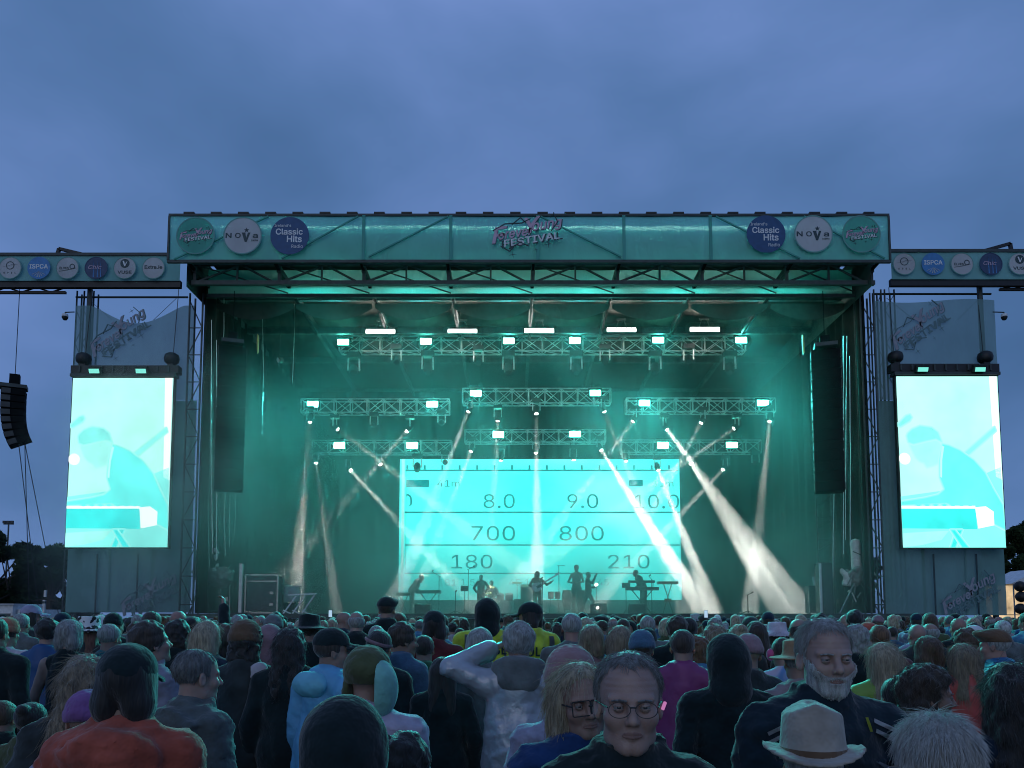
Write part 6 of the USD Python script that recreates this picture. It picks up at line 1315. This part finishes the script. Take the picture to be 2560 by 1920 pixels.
b = who('smiling man with white beard in a navy sports jacket facing the camera', 2055, 1535, 2.45, kind='jacket', col=(.010, .022, .034), hair='grey_short', hc='grey', face=PI + .02, hres=.0038, smile=1, old=1, ns=3600, sl=.035, armL='cup', armR='down', res=.012, skin=1, broad=1.18)
eyes(b, .8); brows(b, 'grey'); lips(b, 1, 1, 0)
hf_ = head_fn(0, 1, 1, 0)
def beard(p, grow=0.0):
    x = np.abs(p[:, 0]); d = hf_(p) - .0045 + (meshkit.fbm(p * 130, 2, 1) - .5) * .0035
    low = p[:, 2] + .052 - grow - .75 * np.maximum(x - .030, 0) - 1.9 * np.maximum(x - .058, 0)
    d = np.maximum(d, low); d = np.maximum(d, -(p[:, 1] - .012)); d = np.maximum(d, -(p[:, 2] + .128))
    mouth = el(np.stack([x, p[:, 1], p[:, 2]], 1), (0, .09, -.0655), (.024, .03, .006)); return smx(d, -mouth, .003)
bm_ = b['hd'](surface(beard, (-.09, -.01, -.14), (.09, .13, .03), .0042)); obj('beard', bm_, cloth((.25, .265, .265), 'hair'), b['t'], smooth=True); strands(b['t'], 'beard_hair', bm_, cloth(HC['white'], 'hair'), 6000, .012, .0010, seed=5, noise=.6)
strands(b['t'], 'stubble', b['hd'](surface(lambda p: beard(p, .011) + .003, (-.09, -.01, -.14), (.09, .13, .03), .005)), cloth(HC['grey'], 'hair'), 5000, .007, .0009, seed=6, noise=.6)
for s in (-1, 1):
    for q in (0, .03): laid(b, 'shoulder_stripe', flat2(MB().bar((s * .125, 1.435 - q, 0), (s * .21, 1.395 - q, 0), .009, 4)), cloth(C['white']), 1, .006)
laid(b, 'yellow_lining', flat2(MB().box((.092, 1.425, 0), (.016, .075, .01))), cloth(C['yellow']), 1, .010); laid(b, 'yellow_lining', flat2(MB().box((-.10, 1.425, 0), (.010, .04, .01))), cloth(C['yellow']), 1, .010)
laid(b, 'zip', flat2(MB().box((0, 1.17, 0), (.008, .5, .01))), M['steel'], 1, .006)
cr = sg.Polygon([(-.028, .022), (-.018, .03), (-.008, .024), (0, .034), (.008, .024), (.018, .03), (.028, .022), (.026, -.012), (0, -.028), (-.026, -.012)]); laid(b, 'crest', flat2(MB().poly(cr, .003, None, (-.105, 1.285, 0))), cloth(C['pale']), 1, .007)
laid(b, 'crest_ribbon', flat2(MB().poly([(-.036, -.012), (.036, -.012), (.03, -.028), (-.03, -.028)], .003, None, (-.105, 1.268, 0))), cloth((.25, .28, .36)), 1, .010); laid(b, 'crest_shield', flat2(MB().poly([(-.012, .012), (.012, .012), (.010, -.006), (0, -.014), (-.010, -.006)], .003, None, (-.105, 1.287, 0))), cloth(C['navy']), 1, .010)
laid(b, 'chest_lettering', flat2(MB().text('AIG', .026, .003, True, None, (.09, 1.245, 0), True, 0, 1.3)), cloth((.07, .10, .12)), 1, .007)
cl = b['loc'] + rz(b['face']) @ (b['s'] * (b['J']['wrL'] + [.005, .065, -.035]))
M['cup'] = usdkit.material(stage, L('clear_plastic'), {'f': ('fresnel', {'IOR': 1.4}), 'ff': ('math', {'math_type': 'multiply_add', 'value2': 1.2, 'value3': .12}), 't': ('transparent_bsdf', {'color': (.90, .94, .95)}), 'g': ('glossy_bsdf', {'roughness': .12, 'color': (.8, .85, .88)}), 'm': ('mix_closure', {})}, [('f.fac', 'ff.value1'), ('ff.value', 'm.fac'), ('t.BSDF', 'm.closure1'), ('g.BSDF', 'm.closure2')], surface='m.closure')
t = thing('plastic_cup', 'clear plastic cup held at the chest of the white bearded man', 'cup', cl); obj('cup_wall', MB().lathe([(.001, 0), (.026, 0), (.036, .10), (.0345, .10), (.025, .004), (.001, .004)], 22), M['cup'], t, smooth=40); obj('cup_rim', MB().lathe([(.0355, .098), (.038, .1), (.0355, .103)], 22), cloth(C['pale']), t); obj('drink', MB().lathe([(.001, .006), (.0255, .006), (.029, .045), (.001, .045)], 18), paint('dark_drink', (.06, .04, .02), .1), t, smooth=40)
# lower right
a = who('person in a cream brimmed felt hat at the bottom right', 2016, 1800, 1.95, kind='jacket', col='cream', hair='short', hc='grey', hat='fedora', hatc='cream', hres=.005, face=-.25, headscale=1.0)
hb = MB().lathe([(.097, .052), (.100, .054), (.097, .076), (.094, .077)], 30, np.diag([1., 1.2, 1.]), (0, -.014, 0)); obj('hat_band', a['hd']((hb.get()[0] * 1.0, hb.get()[1])), cloth(C['brown']), a['t'], smooth=True)
a = who('person with thick windblown grey hair nearest the bottom right', 2318, 1780, 2.2, kind='jacket', col='charcoal', hair='bob', hc='white', fem=1, hres=.0055, ns=7000, sl=.085, headscale=1.22, face=-.3, tilt=.08)
a = who('woman with dark curls and a hair clip in profile facing right', 2308, 1664, 3.1, kind='jacket', col='charcoal', hair='curly', hc='dark', fem=1, face=-1.75, hres=.0046, ns=1800, sl=.05)
eyes(a, .8); brows(a, 'dark'); lips(a, 0, 0, 1)
obj('hair_clip', a['hd'](MB().bar((-.06, .02, .135), (-.085, -.03, .105), .008, 6).get()), cloth(C['tan']), a['t'])
a = who('woman with long straight blond hair and lime green jacket', 2195, 1603, 4.7, kind='jacket', col='lime', hair='long', hc='blond', fem=1, ns=1500, sl=.1, cmat='nylon', broad=1.1)
a = who('woman with long blond hair and coral red jacket, right', 2392, 1606, 5.3, kind='jacket', col=(.34, .06, .055), hair='long', hc='fair', fem=1, ns=1300, sl=.1, cmat='nylon')
a = who('man in a brown flat cap and bright blue jacket looking left', 2473, 1571, 5.6, kind='jacket', col=(.02, .11, .27), hair='short', hc='grey', hat='flatcap', hatc='brown', face=.9, broad=1.15, cmat='nylon', skin=3)
a = who('person with long dark hair and navy striped jacket at the right edge', 2512, 1655, 2.75, kind='jacket', col='navy', hair='longwavy', hc='black', fem=1, ns=2200, sl=.09, headscale=1.12, face=-.1)
laid(a, 'white_stripe', flat2(MB().bar((-.200, 1.40, 0), (-.215, 1.12, 0), .016, 4)), cloth(C['pale']), -1, .010)
a = who('person with a brown bob and pale blue jacket left of the coral jacket', 2308, 1588, 5.4, kind='jacket', col=(.18, .26, .34), hair='bob', hc='brown', fem=1, ns=600, sl=.05)
a = who('person in a pale lilac bucket hat left of the bearded man', 1937, 1558, 8.2, col='grey', hair='bob', hc='dark', hat='bucket', hatc=(cloth((.46, .43, .52))))
TIE = usdkit.material(stage, L('tie_dye'), {'t': ('texture_coordinate', {}), 'n': ('noise_texture', {'scale': 5.0, 'detail': 3.0, 'distortion': 1.0}), 'r': ('rgb_ramp', {'ramp': [(.35, (.12, .24, .48)), (.5, (.38, .40, .56)), (.65, (.50, .40, .50))]}), 'p': ('principled_bsdf', {'roughness': .85})}, [('t.object', 'n.vector'), ('n.fac', 'r.fac'), ('r.color', 'p.base_color')], surface='p.BSDF')
CM[(tuple(np.round((.40, .40, .55), 3)), 'cloth')] = TIE
a = who('dark haired child in a pastel tie dye shirt with pink ear defenders', 1949, 1591, 5.7, kind='shirt', col=(.40, .40, .55), hair='short', hc='dark')
for s in (-1, 1): obj('ear_defender', a['hd'](MB().ball((s * .10, -.01, -.005), (.03, .045, .05), 2).get()), cloth((.45, .08, .20)), a['t'], smooth=True)
a = who('person in a tan straw hat tucked behind the bearded man\'s cheek', 1984, 1602, 4.3, kind='shirt', col=(.26, .22, .24), hair='short', hc='grey', hat='straw', hatc='tan', headscale=.9)
a = who('person in a sky blue rain jacket left of the black hooded figure', 1738, 1590, 6.0, kind='jacket', col='sky', hair='curly', hc='chestnut', cmat='nylon')
a = who('dark haired person in bright blue behind the black hooded figure', 1718, 1541, 7.4, kind='jacket', col=(.12, .32, .5), hair='short', hc='black')
a = who('fair bobbed woman in a dusty pink top behind the staring man', 1478, 1559, 5.7, kind='tee', col='rose', hair='bob', hc='fair', fem=1, face=-.3, ns=500, sl=.05)
a = who('woman with long straight fair hair directly behind the staring man', 1547, 1562, 5.6, col='grey', hair='long', hc='fair', fem=1, ns=800, sl=.09)
a = who('person in a blue grey knitted hat right of the long fair hair', 1601, 1578, 5.3, col='navy', hair='short', hat='beanie', hatc='denim')
a = who('person with wavy dark hair below the right end of the video wall', 1688, 1540, 7.0, col='black', hair='messy', hc='dark')
a = who('fair curly head above the black hooded figure', 1782, 1562, 6.6, col='charcoal', hair='curly', hc='fair', ns=500, sl=.05)
a = who('woman with blond bun right of the fair curly head', 1843, 1558, 7.0, col='charcoal', hair='bun', hc='blond', fem=1, ns=300, sl=.04)
a = who('dark long haired person left of the lilac bucket hat', 1884, 1551, 7.4, col='black', hair='long', hc='dark', fem=1)
a = who('person in dusty rose headscarf touching the black hooded figure\'s right side', 1864, 1586, 4.9, col='charcoal', hair=None, hat='beanie', hatc='rose')
a = who('bald man in dark jacket left of the bearded man\'s head', 1990, 1543, 7.0, col='charcoal', hair='fringe', hc='dark', broad=1.1, skin=3)
a = who('grey curly head right of the bearded man\'s ear', 2131, 1562, 5.9, col='black', hair='curly', hc='grey', headscale=.92, ns=400, sl=.04)
a = who('person in a red patterned headscarf right of the grey curly head', 2162, 1559, 6.6, col='black', hair='short', hat='beanie', hatc='brick')
a = who('short haired man in maroon jersey behind the long blond hair', 2190, 1560, 6.4, kind='jacket', col=(.10, .04, .05), hair='short', hc='chestnut', broad=1.1)
a = who('bald head with grey fringe below the right mesh banner', 2316, 1555, 8.0, col='navy', hair='fringe', hc='grey')
a = who('bald pink head highest of those below the right mesh banner', 2387, 1545, 9.0, col='black', hair=None, skin=3)
a = who('bald head left of the grey fringe, below the right mesh banner', 2284, 1561, 7.6, col='charcoal', hair=None, skin=1)
a = who('big dark bushy hair left of the brown flat cap', 2404, 1571, 6.4, col='black', hair='curly', hc='brown')
a = who('white haired head above the brown flat cap', 2497, 1549, 9.0, col='grey', hair='short', hc='white')
a = who('person in a white knitted hat above the coral jacket', 2424, 1566, 7.4, col='navy', hair='short', hat='beanie', hatc='white')
a = who('dark haired child in black with a white collar at the lower left corner', 28, 1747, 4.2, kind='jacket', col='black', hair='short', hc='brown', headscale=1.1)
laid(a, 'white_collar', flat2(MB().poly([(-.2, 1.40), (.02, 1.46), (.13, 1.44), (.02, 1.425)], .004)), cloth(C['pale']), -1, .012)
a = who('child with black hair and a silver hair clip, lower left', 100, 1752, 4.0, col='olive', hair='bun', hc='black', fem=1, headscale=1.1)
obj('hair_clip', a['hd'](MB().bar((-.02, -.115, .07), (.035, -.115, .095), .006, 5).get()), M['letter'], a['t'])
a = who('person in dark coat filling the gap right of the dark red jacket', 1110, 1640, 5.0, col='black', hair='long', hc='black', height=None, legs='maroon')
a = who('person in black behind the grey fringe of the lower right hair', 2225, 1690, 3.9, col='black', hair='short', hc='black')
a = who('person in dark green top between denim jacket and dark red jacket', 1062, 1585, 5.9, col='green', hair='short', hc='dark')

# ---- the rest of the crowd: a set of variants, placed again and again
VAR = []
hairs = [('short', 'dark', 'short dark hair'), ('short', 'grey', 'short grey hair'), ('bob', 'brown', 'a brown bob'), ('long', 'blond', 'long blond hair'), ('longwavy', 'dark', 'long dark hair'), ('curly', 'brown', 'brown curls'), ('pony', 'fair', 'a fair ponytail'), ('fringe', 'grey', 'a bald crown'), (None, None, 'a bald head'), ('messy', 'black', 'messy black hair'), ('bun', 'chestnut', 'a chestnut bun'), ('crop', 'salt', 'cropped grey hair'), ('bob', 'blond', 'a blond bob'), ('curly', 'grey', 'grey curls')]
hats = [('beanie', 'black', 'a black knitted hat'), ('cap', 'navy', 'a navy cap'), ('hood', 'black', 'a black hood up'), ('bucket', 'pale', 'a pale bucket hat'), ('beanie', 'rose', 'a pink knitted hat'), ('flatcap', 'charcoal', 'a charcoal flat cap'), ('hood', 'teal', 'a teal hood up'), ('straw', 'tan', 'a straw hat'), ('cap', 'white', 'a white cap')]
cols = ['black', 'navy', 'charcoal', 'grey', 'black', 'denim', 'teal', 'maroon', 'olive', 'black', 'blue', 'lilac', 'navy', 'pale', 'brick', 'charcoal', 'sky', 'brown', 'black', 'green']
names = dict(pale='pale grey', brick='brick red', sky='sky blue', denim='denim blue', lilac='lilac')
rng = np.random.default_rng(11)
def variant(k):
    c = cols[k % len(cols)]; kind = ['jacket', 'hoodie', 'jacket', 'tee', 'coat'][k % 5]
    if k % 10 in (1, 4, 7): hs, hcx, d = (None, None, '') ; ht, htc, d = hats[(k // 3) % len(hats)]; hs = 'short' if ht not in ('hood', 'beanie') else None; hcx = 'dark'
    else: (hs, hcx, d), ht, htc = hairs[(k * 5 + k // 14) % len(hairs)], None, None
    return dict(kind=kind, col=c, hair=hs, hc=hcx or 'dark', hat=ht, hatc=htc or 'black', fem=1 if hs in ('long', 'longwavy', 'pony', 'bun', 'bob') else 0), f"{d} and {names.get(c, c)} {dict(jacket='jacket', hoodie='hoodie', tee='t-shirt', coat='coat')[kind]}"
LAND = [(-200, 'left edge trees'), (120, 'the loudspeaker ropes'), (185, 'left screen outer edge'), (260, 'left screen middle'), (345, 'left screen inner half'), (430, 'left mesh banner edge'), (500, 'the covered drum kit'), (600, 'the grey flight case'), (700, 'the white tub'), (800, 'smoky left stage'), (905, 'video wall left end'), (1000, 'the left keyboard player'), (1090, 'the first music stand'), (1170, 'the man in the suit'), (1240, 'the drum kit'), (1315, 'the singer'), (1400, 'the conga drums'), (1480, 'the stepping musician'), (1560, 'the right keyboard player'), (1640, 'the wooden keyboard'), (1720, 'video wall right end'), (1800, 'the bright right beam'), (1880, 'the lone microphone stand'), (1970, 'the bearded man'), (2030, 'the black loudspeaker'), (2100, 'the covered tripod rig'), (2190, 'the right drape edge'), (2270, 'right screen inner edge'), (2360, 'right screen middle'), (2440, 'right screen outer edge'), (2515, 'the lit stall')]
def landmark(px): return [n for x, n in LAND if x <= px][-1]
spots = []
for _ in range(60000):
    if len(spots) >= 300 - len(NAMED): break
    Y = 5.2 + 12.3 * rng.uniform(0, 1) ** .80; px = rng.uniform(-60, 2620); H = rng.uniform(1.56, 1.80); top = 1545 - (H + .03 - 1.72) / Y * F
    if Y < 6.6 and rng.uniform() < .4: continue
    x = X(px, Y); ok = True
    for (qx, qt, qY) in NAMED:
        if math.hypot(x - X(qx, qY), Y - qY) < .44: ok = False; break
        if qY > Y + .2 and abs(px - qx) < (.20 * F / Y + .12 * F / qY) and top < qt + .24 * F / qY: ok = False; break
    if not ok: continue
    if any(math.hypot(x - s[0], Y - s[1]) < .50 for s in spots): continue
    if Y < 9 and 1020 < px < 1420 and top < 1560 and Y < 7.2: continue
    spots.append((x, Y, px, H))
labs = []
for k, s in enumerate(spots):
    vk = int(rng.integers(0, 40)); d = variant(vk)[1]
    depth = 'near row' if s[1] < 8.5 else 'middle row' if s[1] < 12.5 else 'far row'
    labs.append((vk, f'spectator, {d}, {depth}, below {landmark(s[2])}'))
from collections import Counter
cnt = Counter(l for _, l in labs); proto = {}; seen = Counter()
for (vk, lab), (x, Y, px, H) in zip(labs, spots):
    if cnt[lab] > 1:
        order = sorted((q[2] for (v2, l2), q in zip(labs, spots) if l2 == lab)); i = order.index(px); lab2 = ('left' if i == 0 else 'right' if i == len(order) - 1 else 'middle') + ' ' + lab
    else: lab2 = lab
    fc = float(rng.normal(0, .32)); fc = fc + (2.6 if rng.uniform() < .035 else 0)
    if vk not in proto:
        spec, _ = variant(vk)
        r = person(lab2, 0, 0, 0, at=(x, Y, 0), face=fc, height=H, seed=vk, res=.032, hres=.0125, group='standing crowd seen from behind', armL=['down', 'front', 'down', 'cross'][vk % 4], armR=['down', 'front', 'phone', 'down', 'down'][vk % 5] if vk % 9 == 2 else ['down', 'front'][vk % 2],
                   legs=['navy', 'black', 'charcoal', 'denim'][vk % 4], skin=vk % 4, turn=[0, .25, -.3, .1, -.1][vk % 5], nod=[0, -.08, .05][vk % 3], broad=[1, 1.08, .94, 1.15][vk % 4], handcurl=.6, name='spectator', **spec)
        proto[vk] = (r['t'].GetPrim(), H)
    else: copy_of(proto[vk][0], (x, Y, 0), fc, lab2, 'standing crowd seen from behind', H / 1.75)
# a few phones held up
for k, (px, py, Y) in enumerate(((826, 1534, 16.0), (1765, 1535, 15.0), (1929, 1550, 12.0))):
    c = P(px, py, Y); t = thing('phone', ['lit phone held up below the smoky left of the stage', 'lit phone held up below the right end of the video wall', 'tiny lit phone above the pale lilac bucket hat'][k], 'phone', c); obj('phone_case', MB().box((0, .006, 0), (.075, .009, .15)), M['black'], t); obj('phone_screen', MB().box((0, -.001, 0), (.068, .003, .14)), emit(f'phone_screen_{k}', (.45, .65, .85), .8), t)
    holder = proto[sorted(proto)[k]][0]
# beyond them: heads packed up to the stage
far = []
while len(far) < 330:
    Y = rng.uniform(15.5, 23.6); x = rng.uniform(-.72, .72) * Y
    if all(math.hypot(x - q[0], Y - q[1]) > .42 for q in far) and all(math.hypot(x - q[0], Y - q[1]) > .45 for q in spots): far.append((x, Y))
pi = UsdGeom.PointInstancer.Define(stage, '/World/far_crowd'); tag(pi, 'dense far rows of people packed against the stage front', 'crowd', kind='stuff')
keys = sorted(proto)[:28]; pr = []
UsdGeom.Scope.Define(stage, '/World/far_crowd/kinds')
for k in keys:
    x_ = UsdGeom.Xform.Define(stage, f'/World/far_crowd/kinds/figure_{k:03d}'); y_ = UsdGeom.Xform.Define(stage, f'/World/far_crowd/kinds/figure_{k:03d}/figure'); y_.GetPrim().GetReferences().AddInternalReference(proto[k][0].GetPath())
    y_.GetPrim().ClearCustomData(); y_.GetPrim().GetAttribute('xformOp:translate').Set(Gf.Vec3d(0, 0, 0)); y_.GetPrim().GetAttribute('xformOp:rotateZ').Set(0.0); y_.GetPrim().GetAttribute('xformOp:scale').Set(Gf.Vec3f(1, 1, 1)); pr.append(x_.GetPath())
pi.CreatePrototypesRel().SetTargets(pr); pi.CreateProtoIndicesAttr(Vt.IntArray([int(v) for v in rng.integers(0, len(keys), len(far))]))
pi.CreatePositionsAttr(Vt.Vec3fArray([Gf.Vec3f(float(x), float(y), 0) for x, y in far]))
an = rng.normal(0, .3, len(far)); pi.CreateOrientationsAttr(Vt.QuathArray([Gf.Quath(float(math.cos(v / 2)), 0, 0, float(math.sin(v / 2))) for v in an]))
sc = rng.uniform(1.56, 1.80, len(far)) / 1.75; pi.CreateScalesAttr(Vt.Vec3fArray([Gf.Vec3f(float(v), float(v), float(v)) for v in sc]))
